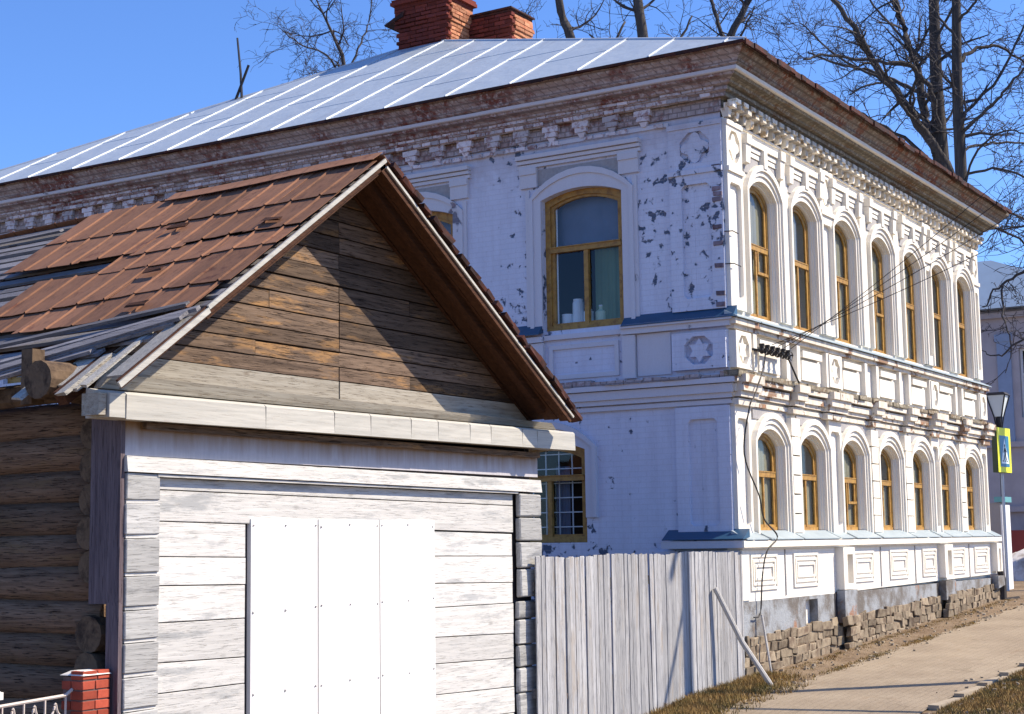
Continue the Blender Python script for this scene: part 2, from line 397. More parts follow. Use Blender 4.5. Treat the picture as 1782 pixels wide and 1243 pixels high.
def each(b, name, mat, parent, **kw):
    out = []
    for v, f in b.ch:
        q = MB(b.T); q.v = v; q.f = f; out.append(q.build(name, mat, parent, **kw))
    return out
def arch(c, w, zs, rise, n=10):
    """opening outline top, left spring to right spring"""
    if rise <= 0: return [(c - w / 2, zs), (c + w / 2, zs)]
    R = (w * w / 4 + rise * rise) / (2 * rise); zc = zs + rise - R; a = math.asin(w / 2 / R)
    return [(c + R * sin(-a + 2 * a * i / n), zc + R * cos(-a + 2 * a * i / n)) for i in range(n + 1)]
def outline(c, w, z0, zs, rise, n=10):
    return [(c - w / 2, z0)] + arch(c, w, zs, rise, n) + [(c + w / 2, z0)]
def off_outline(c, w, z0, zs, rise, o, n=10):
    return [(c - w / 2 - o, z0)] + arch(c, w + 2 * o, zs, rise + o * (1 if rise else 0) - (0 if rise else 0), n) + [(c + w / 2 + o, z0)]

# ------------------------------------------------------------------ ground
def gz(x, y):
    if x < -2: h = -.09 + .11 * (x + 2) if x > -6 else -.53 + .02 * (x + 6)
    elif x < 12: h = .045 * x
    elif x < 22: h = .54 + .02 * (x - 12)
    else: h = .74
    return h
def sheet(name, x0, x1, y0, y1, nx, ny, dz, mat, jag=None, rough=0):
    vs = []; fs = []
    rr = random.Random(5)
    for i in range(nx + 1):
        x = x0 + (x1 - x0) * i / nx
        for j in range(ny + 1):
            y = y0 + (y1 - y0) * j / ny
            if jag and j in (0, ny): y += jag[0 if j == 0 else 1] * (rr.random() - .5)
            vs.append((x, y, gz(x, y) + dz + rough * (rr.random() - .5)))
    for i in range(nx):
        for j in range(ny):
            a = i * (ny + 1) + j
            fs.append((a, a + 1, a + ny + 2, a + ny + 1))
    me = bpy.data.meshes.new(name); me.from_pydata(vs, [], fs)
    me.polygons.foreach_set('use_smooth', [True] * len(me.polygons))
    return link(name, me, mat, kind='structure')
g = MB()
xs = [-400, -60, -30, -15, -8, -6, -5, -4, -3, -2, 0, 3, 6, 9, 12, 15, 18, 22, 40, 120, 900]
ys = [-600, -60, -20, -9, -4, -2, 0, 3, 10, 30, 100, 700]
for x in xs:
    for y in ys: g.v.append((x, y, gz(x, y) - .025))
for i in range(len(xs) - 1):
    for j in range(len(ys) - 1):
        a = i * len(ys) + j; g.f.append((a, a + len(ys), a + len(ys) + 1, a + 1))
g.build('ground', M['ground'], kind='structure', fix=False, smooth=True)
sheet('walkway', -8, 40, -3.15, -.95, 240, 8, -.004, M['walk'], (.0, .12), .004)
sheet('dirt_strip', -8, 14, -.99, .1, 200, 6, -.010, M['ground'], (.16, 0), .03)
sheet('road', -60, 80, -12, -5.6, 280, 2, -.008, M['asphalt'])
cb = MB()
for i in range(48):
    x = -8 + i * 1.0
    cb.box(x + .01, x + .99, -3.27, -3.15, gz(x, 0) - .15, gz(x, 0) + .03, .004)
cb.build('curb', M['curb'], kind='structure')
# grass
def tufts(name, n, region, hmin, hmax, mat, seed):
    rr = random.Random(seed); vs = []; fs = []
    for _ in range(n):
        p = region(rr)
        if p is None: continue
        x, y, dens = p
        zz = gz(x, y) - .02
        for _k in range(3):
            a = rr.uniform(0, 2 * pi); h = rr.uniform(hmin, hmax) * dens; w = rr.uniform(.004, .009)
            dx, dy = cos(a), sin(a); lx, ly = rr.uniform(-.6, .6) * h, rr.uniform(-.6, .6) * h
            b = len(vs); ox, oy = x + rr.uniform(-.03, .03), y + rr.uniform(-.03, .03)
            vs += [(ox - dx * w, oy - dy * w, zz), (ox + dx * w, oy + dy * w, zz), (ox + lx, oy + ly, zz + h)]
            fs.append((b, b + 1, b + 2))
    me = bpy.data.meshes.new(name); me.from_pydata(vs, [], fs)
    o = link(name, me, mat, kind='stuff'); return o
def reg_verge(r):
    return (r.uniform(-6, 14), -3.3 - abs(r.gauss(0, .8)), 1)
def reg_fence(r):
    x = r.uniform(-6.2, .3); y = -.2 - abs(r.gauss(0, .45)) * (1 if x < -.6 else .6)
    if y < -1.25: return None
    return (x, y, 1.0)
def reg_edge(r):
    x = r.choice((1.2, 2.6, 4.6, 5.0, 7.2)) + r.gauss(0, .35); return (x, -.97 + r.gauss(0, .05), .7)
def reg_wall(r):
    x = r.uniform(0, 12.6); return (x, -.28 - abs(r.gauss(0, .12)), .5)
t = tufts('verge_grass', 26000, reg_verge, .015, .055, M['grass'], 1); tag(t, 'dry yellow-green grass on the verge beyond the curb at lower right', 'grass')
t = tufts('fence_grass', 9000, reg_fence, .02, .10, M['grass'], 2); tag(t, 'dry grass growing along the foot of the grey board fence', 'grass')
t = tufts('wall_grass', 1600, reg_wall, .02, .08, M['grass'], 3); tag(t, 'sparse dry grass at the foot of the rubble stone base', 'grass')
t = tufts('edge_grass', 1500, reg_edge, .02, .07, M['grass'], 4); tag(t, 'small dry weed clumps along the inner edge of the walkway', 'grass')
pb = MB()
rr = random.Random(11)
for _ in range(420):
    x = rr.uniform(-2.5, 12); y = rr.choice((rr.gauss(-.98, .10), rr.gauss(-.45, .25), rr.gauss(-3.35, .2)))
    r_ = rr.uniform(.006, .022); z = gz(x, y)
    pb.box(x - r_, x + r_, y - r_, y + r_, z - r_, z + r_ * .8, r_ * .4)
o = pb.build('gravel', M['curb'], kind='stuff'); tag(o, 'small stones and crumbs scattered along the edge of the walkway', 'gravel')

# ================================================================== HOUSE
LEN, DEP = 12.45, 16.4
H = thing('brick_house', 'two-storey whitewashed brick house with ochre windows, hipped metal roof and ornate cornice', 'house', (0, 0, 0))
FC = [1.30, 2.92, 4.69, 6.45, 8.17, 9.80, 11.42]; FW = 1.04
SCU = [2.25 + 2.9 * i for i in range(5)]; SWU = 1.34
SCL = [2.93 + 2.9 * i for i in range(4)]; SWL = 1.34
holesF = [outline(c, FW, 4.93, 6.72, .22) for c in FC] + [outline(c, FW, 1.93, 3.14, .22) for c in FC]
holesS = [outline(c, SWU, 4.86, 6.80, .13) for c in SCU] + [outline(c, SWL, 1.80, 3.12, .13) for c in SCL]
b = MB(TF); b.poly([(.008, .3), (LEN, .3), (LEN, 8.0), (.008, 8.0)], holesF, -.45, 0); b.build('front_wall', M['front'], H)
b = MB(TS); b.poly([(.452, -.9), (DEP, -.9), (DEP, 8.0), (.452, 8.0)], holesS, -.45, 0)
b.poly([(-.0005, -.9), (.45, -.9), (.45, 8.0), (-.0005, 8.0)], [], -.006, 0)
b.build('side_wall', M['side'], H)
b = MB(); b.box(LEN - .45, LEN, .46, DEP, -.2, 8.0); b.box(.46, LEN - .46, DEP - .45, DEP, -.2, 8.0); b.build('rear_wall', M['side'], H)
b = MB(); b.box(1.6, 1.65, .5, DEP - .5, 0, 8.3); b.box(1.66, LEN - .5, 1.6, 1.65, 0, 8.3); b.box(.46, LEN - .5, .5, DEP - .5, 4.3, 4.35)
b.build('partition', M['dark_room'], H)

def window(T, c, w, z0, zs, rise, dep, trans, mull=True, curtain=None, lower=None, wf=.085, vent=False, th=.10):
    q_ = th / .10
    b = MB(T)
    o = outline(c, w - .004, z0 + .002, zs - .002, rise); i = [(c - w / 2 + wf, z0 + wf)] + [(x, z - wf * .95) for x, z in arch(c, w - 2 * wf, zs, rise)] + [(c + w / 2 - wf, z0 + wf)]
    b.band(i, o, -dep - th, -dep, closed=True)
    i2 = [(c + (x - c) * (1 - .09 / w), z0 + wf + (z - z0 - wf) * .985 + .004) for x, z in i]
    win = b.build('window', M['frame'], H)
    sf = MB(T)
    i3 = [(c + (x - c) * (1 - .13 / w * 1.0), z0 + wf + .035 + (z - z0 - wf) * (1 - .075 / (zs - z0))) for x, z in i]
    sf.band(i3, i, -dep - .085 * q_, -dep - .03 * q_, closed=True)
    sf.build('sash', M['frame'], win)
    tb = MB(T); hw = w / 2 - wf
    tb.box(c - hw, c + hw, -dep - .07 * q_, -dep + .012 * q_, trans - .035, trans + .035); tb.box(c - hw, c + hw, -dep - .05 * q_, -dep + .03 * q_, trans + .035, trans + .05)
    tb.build('transom', M['frame'], win)
    if mull:
        tb = MB(T); mw = .035 if th > .05 else .022; tb.box(c - mw, c + mw, -dep - .07 * q_, -dep - .004, z0 + wf, trans - .036); tb.build('mullion', M['frame'], win)
    if vent:
        tb = MB(T); zz = trans - .35; tb.box(c + .036, c + hw, -dep - .06, -dep + .004, zz - .02, zz + .02); tb.box(c + .036, c + .07, -dep - .05, -dep + .006, zz + .02, trans - .036)
        tb.build('vent_sash', M['frame'], win)
    ps = [[(c - hw, z0 + wf), (c + (0 if mull else hw), z0 + wf), (c + (0 if mull else hw), trans), (c - hw, trans)]]
    if mull: ps.append([(c, z0 + wf), (c + hw, z0 + wf), (c + hw, trans), (c, trans)])
    ps.append([(c - hw, trans)] + [p for p in i[1:-1]] + [(c + hw, trans)])
    for p in ps: MB(T).poly(p, [], -dep - .062 * q_ - (0 if th > .05 else .006), -dep - .056 * q_ - (0 if th > .05 else .006)).build('pane', M['glass'], win)
    return win
def curtain(T, win, s0, s1, z0, z1, d, mat, name='curtain', amp=.015, n=24):
    b = MB(T); vs = []; fs = []
    for k in range(n + 1):
        s = s0 + (s1 - s0) * k / n; dd = d + amp * sin(k * 2.1) + amp * .5 * sin(k * 5.3)
        vs += [(s, dd, z0), (s, dd, z1)]
    for k in range(n): fs.append((2 * k, 2 * k + 1, 2 * k + 3, 2 * k + 2))
    b.add(vs, fs); b.build(name, mat, win, fix=False, smooth=True)
for k, c in enumerate(FC):
    w = window(TF, c, FW - .10, 4.93, 6.68, .21, .10, 5.98, True, vent=(k in (0, 3)), wf=.05, th=.045)
    curtain(TF, w, c - .43, c + .43 - (.0, .3, 0, .12, 0, .35, 0)[k], 5.0, 6.85, -.175, M['curtain'], amp=.010)
    b = MB(TF)
    for a, e, d in ((-.024, -.001, -.03), (-.049, -.025, -.06)):
        b.band([(c - FW / 2 - a, 4.94)] + arch(c, FW + 2 * a, 6.72, .22 + a) + [(c + FW / 2 + a, 4.94)], [(c - FW / 2 - e, 4.94)] + arch(c, FW + 2 * e, 6.72, .22 + e) + [(c + FW / 2 + e, 4.94)], -.2, d)
    b.build('reveal_moulding', M['trim'], H)
    w = window(TF, c, FW - .10, 1.93, 3.10, .21, .10, 2.72, True, vent=(k in (2, 6)), wf=.05, th=.045)
    curtain(TF, w, c - .43 + (0, .0, .3, 0, .1, 0, 0)[k], c + .43, 2.0, (3.25, 2.7, 3.25, 2.65, 3.25, 3.25, 2.8)[k], -.175, M['curtain'], amp=.010)
    b = MB(TF)
    for a, e, d in ((-.024, -.001, -.03), (-.049, -.025, -.06)):
        b.band([(c - FW / 2 - a, 1.94)] + arch(c, FW + 2 * a, 3.14, .22 + a) + [(c + FW / 2 + a, 1.94)], [(c - FW / 2 - e, 1.94)] + arch(c, FW + 2 * e, 3.14, .22 + e) + [(c + FW / 2 + e, 1.94)], -.2, d)
    b.build('reveal_moulding', M['trim'], H)
for k, c in enumerate(SCU):
    w = window(TS, c, SWU, 4.86, 6.80, .13, .10, 6.06, True)
    curtain(TS, w, c - .6, c + .6, 6.05, 6.9, -.30, M['blind'], 'blind', .004)
    curtain(TS, w, c - .6, c - .06, 4.95, 6.05, -.28, M['curtain_green'])
    if k < 2:
        curtain(TS, w, c + .50, c + .565, 4.95, 6.8, -.17, M['white_gloss'], 'curtain_edge', .003, 4)
for k, c in enumerate(SCL):
    w = window(TS, c, SWL, 1.80, 3.12, .13, .10, 2.72, True)
    if k == 0:
        g_ = MB(TS)
        for q in range(6): g_.box(c - .55 + q * .22, c - .535 + q * .22, -.225, -.21, 1.9, 3.2)
        for q in range(6): g_.box(c - .6, c + .6, -.223, -.212, 2.02 + q * .21, 2.035 + q * .21)
        g_.build('window_grille', M['white_gloss'], w)
        curtain(TS, w, c - .25, c - .02, 1.9, 2.9, -.27, M['blind'], 'curtain', .01)

# plinth, foundation ------------------------------------------------
def frame_panel(T, s0, s1, z0, z1, d, steps=2, w=.045, dd=.02):
    """nested raised frames"""
    b = MB(T)
    for k in range(steps):
        e = k * (w + .018)
        a0, a1, c0, c1 = s0 + e, s1 - e, z0 + e, z1 - e
        ww = w * .7
        if a1 - a0 < 2.5 * w: break
        b.poly([(a0, c0), (a1, c0), (a1, c1), (a0, c1)], [[(a0 + ww, c0 + ww), (a1 - ww, c0 + ww), (a1 - ww, c1 - ww), (a0 + ww, c1 - ww)]], d, d + dd)
    return b
# foundation grey render
holes = [[(2.14, .50), (2.62, .50), (2.62, .93), (2.14, .93)]]
b = MB(TF); b.poly([(-.10, .47), (.3, .52), (.7, .49), (1.2, .55), (1.7, .50), (2.14, .54), (2.14, .93), (2.62, .93), (2.62, .56), (3.3, .60), (4.2, .56), (5.1, .63), (6.3, .62), (7.2, .69), (8.4, .68), (9.6, .75), (10.8, .74), (11.7, .82), (LEN + .1, .80), (LEN + .1, .98), (-.10, .98)], [], -.2, .13)
b.build('foundation_render', M['render'], H)
b = MB(TF)
for s0, s1 in ((3.42, 3.98), (8.6, 9.2), (12.1, LEN + .12)):
    b.poly([(s0, .44 + .028 * s0), (s1, .48 + .028 * s1), (s1, 1.02), (s0, 1.02)], [], .13, .26)
each(b, 'foundation_pier', M['render'], H)
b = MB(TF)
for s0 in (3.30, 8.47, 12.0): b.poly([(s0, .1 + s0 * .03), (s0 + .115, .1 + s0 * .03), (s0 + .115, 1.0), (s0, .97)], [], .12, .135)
each(b, 'shade_strip', simple('painted_pier_shade', (.025, .022, .025), .9), H)  # near-black slabs painting in the shade on the piers' left sides
b = MB(TF); b.box(2.05, 2.7, -.15, -.1, .4, 1.0); b.build('basement_opening', M['dark_room'], H)
b = MB(TF); b.poly([(2.17, .45), (2.48, .45), (2.46, .88), (2.20, .90)], [], -.06, -.04); b.build('basement_shutter', M['white_cap'], H)
# joints bed behind stones
b = MB(TF); b.hexa([(-.10, -.3, -.6), (LEN + .1, -.3, -.6), (LEN + .1, .145, -.6), (-.10, .145, -.6), (-.10, -.3, .46), (LEN + .1, -.3, .80), (LEN + .1, .145, .80), (-.10, .145, .46)])
b.build('rubble_bed', M['stone_gap'], H)
stones = [MB() for _ in range(7)]; SM = []
for sb in stones:
    n = 0
    pts = []
    for (x, y, z) in [(-1, -1, -1), (1, -1, -1), (1, 1, -1), (-1, 1, -1), (-1, -1, 1), (1, -1, 1), (1, 1, 1), (-1, 1, 1)]:
        pts.append((x * .5 + random.uniform(-.13, .13), y * .5 + random.uniform(-.12, .12), z * .5 + random.uniform(-.13, .13)))
    sb.hexa(pts)
    me = bpy.data.meshes.new('stone')
    me.from_pydata(sb.v, [], sb.f); bm = bmesh.new(); bm.from_mesh(me); bmesh.ops.recalc_face_normals(bm, faces=bm.faces)
    bmesh.ops.bevel(bm, geom=bm.edges[:], offset=.06, segments=1, affect='EDGES'); bm.to_mesh(me); bm.free()
    me.materials.append(M['stone']); SM.append(me)
def stone(x, y, z, sx, sy, sz, parent, a=0, name='stone'):
    o = link(name, random.choice(SM), None, parent, (x, y, z)); o.scale = (sx, sy, sz); o.rotation_euler = (random.uniform(-.06, .06), random.uniform(-.07, .07), a); return o
nst = 0
for row in range(6):
    zr_ = .45 - row * .128
    s = -.15 + random.uniform(0, .1)
    while s < LEN:
        w = random.choice((.10, .14, .2, .26, .34, .4)) * random.uniform(.8, 1.1); sc_ = s + w / 2; z = zr_ + .028 * sc_
        if z + .04 > gz(sc_, 0) - .05 and nst < 298:
            hh = .128 * random.uniform(.8, 1.2)
            stone(sc_, -.125 - random.uniform(-.02, .015) - (.13 if (3.42 < sc_ < 3.98 or 8.6 < sc_ < 9.2) else 0), z + random.uniform(-.02, .02), w * .99, .085, hh, H); nst += 1
        s += w + .012
# west-side stones at the corner
for row in range(9):
    z = .75 - row * .13
    stone(-.06, .06 + random.uniform(-.03, .03), z, .22, random.uniform(.18, .3), .12, H)
# white plinth
b = MB(TF)
b.poly([(-.12, .95), (LEN + .12, 1.06), (LEN + .12, 1.67), (-.12, 1.67)], [], -.1, .12); b.build('plinth', M['front'], H)
b = MB(TS); b.poly([(-.105, .3), (1.2, .3), (1.2, 1.66), (-.105, 1.66)], [], -.1, .123); b.build('plinth_return', M['side'], H)
seg = [(-.12, .14, 'o'), (.20, 1.12, 'p'), (1.73, 2.68, 'p'), (3.45, 3.95, 'o'), (4.2, 5.15, 'p'), (5.95, 6.9, 'p'), (7.7, 8.5, 'p'), (8.65, 9.15, 'o'), (9.35, 10.3, 'p'), (10.95, 11.9, 'p'), (12.15, 12.5, 'o')]
for s0, s1, t_ in seg:
    if t_ == 'p': frame_panel(TF, s0, s1, 1.12, 1.60, .12, 3, .05, .022).build('plinth_panel', M['trim'], H)
    else:
        x0 = max(s0, -.10); bb = MB(TF)
        d1 = .25 if s0 > 1 else .14
        zz0 = 1.0 + s0 * .009
        hole = [(x0 + .14 * (s1 - x0) * 2 * .9 + .04, 1.12), (s1 - .09, 1.12), (s1 - .09, 1.56), (x0 + .14 * (s1 - x0) * 2 * .9 + .04, 1.56)]
        bb.poly([(x0, zz0), (s1, zz0), (s1, 1.666), (x0, 1.666)], [hole] if s1 - x0 > .3 else [], .12, d1); bb.build('plinth_pier', M['trim'], H)
for s in (1.42, 5.5, 7.3, 10.6):
    bb = MB(TF); bb.box(s, s + .02, .12, .135, 1.02, 1.66); bb.build('plinth_joint', M['stucco'], H)
# sill course (white band under lower windows) + flashings
b = MB(TF); b.box(-.14, LEN + .14, -.05, .17, 1.672, 1.70); b.box(-.20, LEN + .2, -.05, .22, 1.70, 1.79); b.build('sill_course', M['trim'], H)
def flashing(T, s0, s1, z, dout, mat, zr=.10, din=0.0):
    b = MB(T); b.hexa([(s0, din, z), (s1, din, z), (s1, dout, z - zr * .3), (s0, dout, z - zr * .3), (s0, din, z + zr), (s1, din, z + zr), (s1, dout, z - zr * .3 + .012), (s0, dout, z - zr * .3 + .012)])
    return b.build('sill_flashing', mat, H)
for s0, s1 in ((-.12, .62), (.72, 1.9), (1.95, 3.38), (3.42, 4.02), (4.15, 5.3), (5.4, 7.1), (7.15, 8.5), (8.62, 9.2), (9.25, 10.5), (10.55, 12.0), (12.08, 12.6)):
    flashing(TF, s0, s1, 1.83, .235, M['flash_front'])
flashing(TS, -.22, .98, 1.84, .22, M['flash'], .11)
b = MB(TS); b.box(-.19, 1.0, -.05, .204, 1.695, 1.795); b.build('sill_course', M['trim_side'], H)

# corner quoins & pilasters front -----------------------------------
def octo(c, z, r, rz=None, n=8, ph=pi / 8):
    rz = rz or r; return [(c + r * cos(ph + 2 * pi * k / n), z + rz * sin(ph + 2 * pi * k / n)) for k in range(n)]
def starpts(c, z, R, r, n=6, ph=pi / 2, k_=1):
    return [(c + (R if k % 2 == 0 else r) * k_ * cos(ph + pi * k / n), z + (R if k % 2 == 0 else r) * sin(ph + pi * k / n)) for k in range(2 * n)]
def quatre(c, z, R, kx=1, n=32, a=.22):
    return [(c + kx * R * (1 + a * cos(4 * t)) * cos(t), z + R * (1 + a * cos(4 * t)) * sin(t)) for t in [2 * pi * k / n for k in range(n)]]
def rrect(s0, s1, z0, z1, c=.05): return [(s0 + c, z0), (s1 - c, z0), (s1, z0 + c), (s1, z1 - c), (s1 - c, z1), (s0 + c, z1), (s0, z1 - c), (s0, z0 + c)]
def ornate(T, s0, s1, mat, d=.06):
    c = (s0 + s1) / 2; w = s1 - s0; hw = min(.22, w / 2 - .07)
    b = MB(T); b.poly([(s0, 4.95), (s1, 4.95), (s1, 7.6), (s0, 7.6)], [octo(c, 7.24, hw * 1.1, .24), rrect(c - hw, c + hw, 5.12, 6.72)], .0, d); p = b.build('pilaster', mat, H)
    b = MB(T); b.poly(quatre(c, 7.24, hw * .82), [], 0, d * .8); b.build('rosette', mat, p)
    b = MB(T); b.box(s0 - .01, s1 + .01, d, d + .03, 6.86, 6.93); b.box(s0 - .01, s1 + .01, d, d + .02, 7.52, 7.59); each(b, 'pilaster_band', mat, p)
    b = MB(T); b.poly([(s0, 1.88), (s1, 1.88), (s1, 3.62), (s0, 3.62)], [rrect(c - hw, c + hw, 2.0, 3.45)], 0, d); b.build('lower_pilaster', mat, H)
    b = MB(T); b.poly([(s0, 4.13), (s1, 4.13), (s1, 4.64), (s0, 4.64)], [octo(c, 4.39, hw * 1.05, .21)], 0, d + .05); p = b.build('pedestal', mat, H)
    b = MB(T); b.poly(starpts(c, 4.39, .17, .10, 6, pi / 2, hw / .22), [], 0, d + .03); b.build('star', mat, p)
for s0, s1 in ((.003, .52), (3.55, 4.08), (8.76, 9.22), (12.0, LEN)): ornate(TF, s0, s1, M['trim'])
ornate(TS, .003, .81, M['side'], .05)
# rows of plain pilasters between windows
mids = [(FC[i] + FC[i + 1]) / 2 for i in range(6)]
for i, s in enumerate(mids):
    if i in (1, 4): continue
    # lower rusticated blocks
    z = 1.9
    for k in range(6):
        hh = .28; ww = .17 if k % 2 else .155
        MB(TF).box(s - ww, s + ww, 0, .09, z, z + hh - .02, .004).build('rusticated_block', M['trim'], H)
        z += hh
    MB(TF).poly([(s - .14, 4.95), (s + .14, 4.95), (s + .14, 7.2), (s - .14, 7.2)], [], 0, .035).build('pilaster', M['trim'], H)
# architraves
def architrave(T, c, w, z0, zs, rise, mat, steps=((.0, .05, .03), (.05, .095, .055), (.095, .15, .085)), name='architrave'):
    b = MB(T)
    for a, e, d in steps:
        f = 1.35
        inn = [(c - w / 2 - a, z0)] + arch(c, w + 2 * a, zs + a * .2, rise + a * f) + [(c + w / 2 + a, z0)]
        out = [(c - w / 2 - e, z0)] + arch(c, w + 2 * e, zs + e * .2, rise + e * f) + [(c + w / 2 + e, z0)]
        b.band(inn, out, 0 if a == 0 else -.001, d)
    return b.build(name, mat, H)
for c in FC:
    architrave(TF, c, FW + .002, 4.95, 6.72, .22, M['trim'])
    architrave(TF, c, FW + .002, 1.88, 3.14, .22, M['trim'])
    # hood of upper windows: frieze strips, capitals and stucco field
    s0, s1 = c - .70, c + .70
    b = MB(TF); b.poly([(s0 + .06, 6.98), (s1 - .06, 6.98), (s1 - .06, 7.22), (s0 + .06, 7.22)], [], 0, .02); b.build('stucco_field', M['stucco'], H)
    b = MB(TF)
    b.box(s0, s1, 0, .035, 7.235, 7.30); b.box(s0, s1, 0, .05, 7.31, 7.375); b.box(s0, s1, 0, .08, 7.39, 7.48)
    b.build('window_hood', M['trim'], H)
    for e in (s0 - .02, s1 - .16):
        b = MB(TF)
        b.box(e, e + .17, 0, .125, 7.36, 7.50); b.hexa([(e + .02, 0, 7.08), (e + .16, 0, 7.08), (e + .16, .09, 7.10), (e + .02, .09, 7.10), (e, 0, 7.355), (e + .17, 0, 7.355), (e + .17, .105, 7.355), (e, .105, 7.355)])
        b.build('capital', M['trim'], H)
    b = MB(TF); b.box(c - .06, c + .06, .02, .10, 7.12, 7.385); b.build('keystone', M['trim'], H)
    # lower: stucco field
    b = MB(TF); b.poly([(s0 + .1, 3.48), (s1 - .1, 3.48), (s1 - .1, 3.62), (s0 + .1, 3.62)], [], 0, .02); b.build('stucco_field', M['stucco'], H)
b = MB(TF); b.box(.0, LEN, 0, .03, 7.585, 7.615); b.build('string_course', M['trim'], H)
# belt between storeys (front): mouldings breaking forward above each pier
b = MB(TF)
b.box(-.04, LEN + .04, -.02, .05, 3.64, 3.70); b.box(-.06, LEN + .06, -.02, .08, 3.74, 3.80); b.box(-.09, LEN + .09, -.02, .12, 3.80, 3.90)
b.box(-.14, LEN + .14, -.02, .17, 3.93, 4.0)
b.build('belt_moulding', M['trim_worn'], H)
b = MB(TF); x = -.16
while x < LEN + .1:
    w = random.uniform(.2, .34); b.box(x, min(x + w, LEN + .16), -.02, .19 + random.uniform(-.02, .02), 4.0, 4.06 + random.uniform(0, .02), .006); x += w + .01
b.build('belt_capping', M['cornice'], H)
piers = [(.0, .55)] + [(s - .16, s + .16) for i, s in enumerate(mids) if i not in (1, 4)] + [(3.35, 3.52), (3.6, 4.1), (8.6, 9.2), (12.0, LEN)]
for s0, s1 in piers:
    b = MB(TF); b.box(s0 - .02, s1 + .02, .0, .13, 3.62, 3.71); b.box(s0 - .03, s1 + .03, 0, .17, 3.73, 3.81); b.box(s0 - .04, s1 + .04, 0, .22, 3.81, 3.92); b.box(s0 - .05, s1 + .05, 0, .26, 3.92, 4.03)
    b.build('belt_break', M['trim_worn'], H)
# balustrade zone
for i, c in enumerate(FC):
    b = MB(TF)
    for e in (c - .66, c + .54): b.box(e, e + .12, 0, .09, 4.12, 4.66)
    each(b, 'baluster', M['trim'], H)
    b = MB(TF); b.box(c - .38, c + .38, 0, .05, 4.16, 4.46); b.box(c - .40, c + .40, 0, .08, 4.50, 4.60); each(b, 'apron_panel', M['trim'], H)
b = MB(TF); b.box(-.03, LEN + .03, -.02, .10, 4.665, 4.72); b.box(-.08, LEN + .08, -.02, .15, 4.72, 4.80)
b.build('sill_cornice', M['trim_worn'], H)
for s0, s1 in ((-.12, .70), (.74, 1.9), (1.92, 3.3), (3.32, 4.2), (4.22, 5.9), (5.92, 7.4), (7.42, 8.7), (8.72, 9.4), (9.42, 11.0), (11.02, 12.6)):
    flashing(TF, s0, s1, 4.83, .19, M['flash_front'], .08)
# side: sill cornice, belt
b = MB(TS); b.box(-.06, 1.60, -.02, .10, 4.70, 4.78); b.box(-.1, 1.60, -.02, .14, 4.78, 4.83); b.box(2.90, 8, -.02, .10, 4.70, 4.78); b.box(1.62, 2.88, -.02, .06, 4.72, 4.79)
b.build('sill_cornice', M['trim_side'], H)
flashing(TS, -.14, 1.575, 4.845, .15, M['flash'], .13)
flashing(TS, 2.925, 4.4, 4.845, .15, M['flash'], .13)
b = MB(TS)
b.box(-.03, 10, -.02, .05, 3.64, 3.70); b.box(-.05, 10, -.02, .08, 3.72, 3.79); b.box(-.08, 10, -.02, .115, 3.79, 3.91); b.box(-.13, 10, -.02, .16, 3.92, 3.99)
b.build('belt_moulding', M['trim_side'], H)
b = MB(TS); x = -.15
while x < 9:
    w = random.uniform(.2, .34); b.box(x, x + w, -.02, .175 + random.uniform(-.03, .02), 3.99, 4.05 + random.uniform(-.02, .03), .008); x += w + .012
b.build('belt_capping', M['cornice_side'], H)
b = MB(TS); b.box(.86, 1.38, 0, .03, 4.10, 4.69); b.build('apron_panel', M['trim_side'], H)
b = MB(TS); b.box(1.40, 1.60, 0, .07, 4.08, 4.69, .004); b.box(2.90, 3.1, 0, .07, 4.08, 4.69, .004); each(b, 'baluster', M['trim_side'], H)
frame_panel(TS, 1.68, 2.82, 4.14, 4.64, 0, 1, .09, .03).build('apron_panel', M['trim_side'], H)
for c in SCU[:4]:
    architrave(TS, c, SWU + .002, 4.90, 6.80, .13, M['trim_side'], ((.0, .13, .03), (.13, .19, .055)))
    s0, s1 = c - 1.0, c + 1.05
    b = MB(TS); b.box(s0, s1, 0, .05, 7.32, 7.37); b.box(s0, s1, 0, .08, 7.38, 7.43); b.box(s0, s1, 0, .12, 7.44, 7.50); b.build('window_hood', M['trim_side'], H)
    b = MB(TS); b.poly([(c - .64, 7.04), (c + .72, 7.04), (c + .72, 7.28), (c - .64, 7.28)], [], 0, .012); b.build('stucco_field', M['stucco'], H)
    for a, e in ((s0 + .04, c - .64), (c + .72, s1 - .04)):
        b = MB(TS); b.box(a, e, 0, .05, 7.02, 7.315); b.box(a, e, .05, .07, 7.22, 7.315); b.build('hood_block', M['trim_side'], H)
    for a in (c - .92, c + .86):
        b = MB(TS); b.box(a, a + .07, 0, .03, 4.95, 6.98); b.build('side_strip', M['trim_side'], H)
for c in SCL[:3]:
    architrave(TS, c, SWL + .002, 2.15, 3.12, .13, M['trim_side'], ((.0, .13, .03), (.13, .19, .07)))

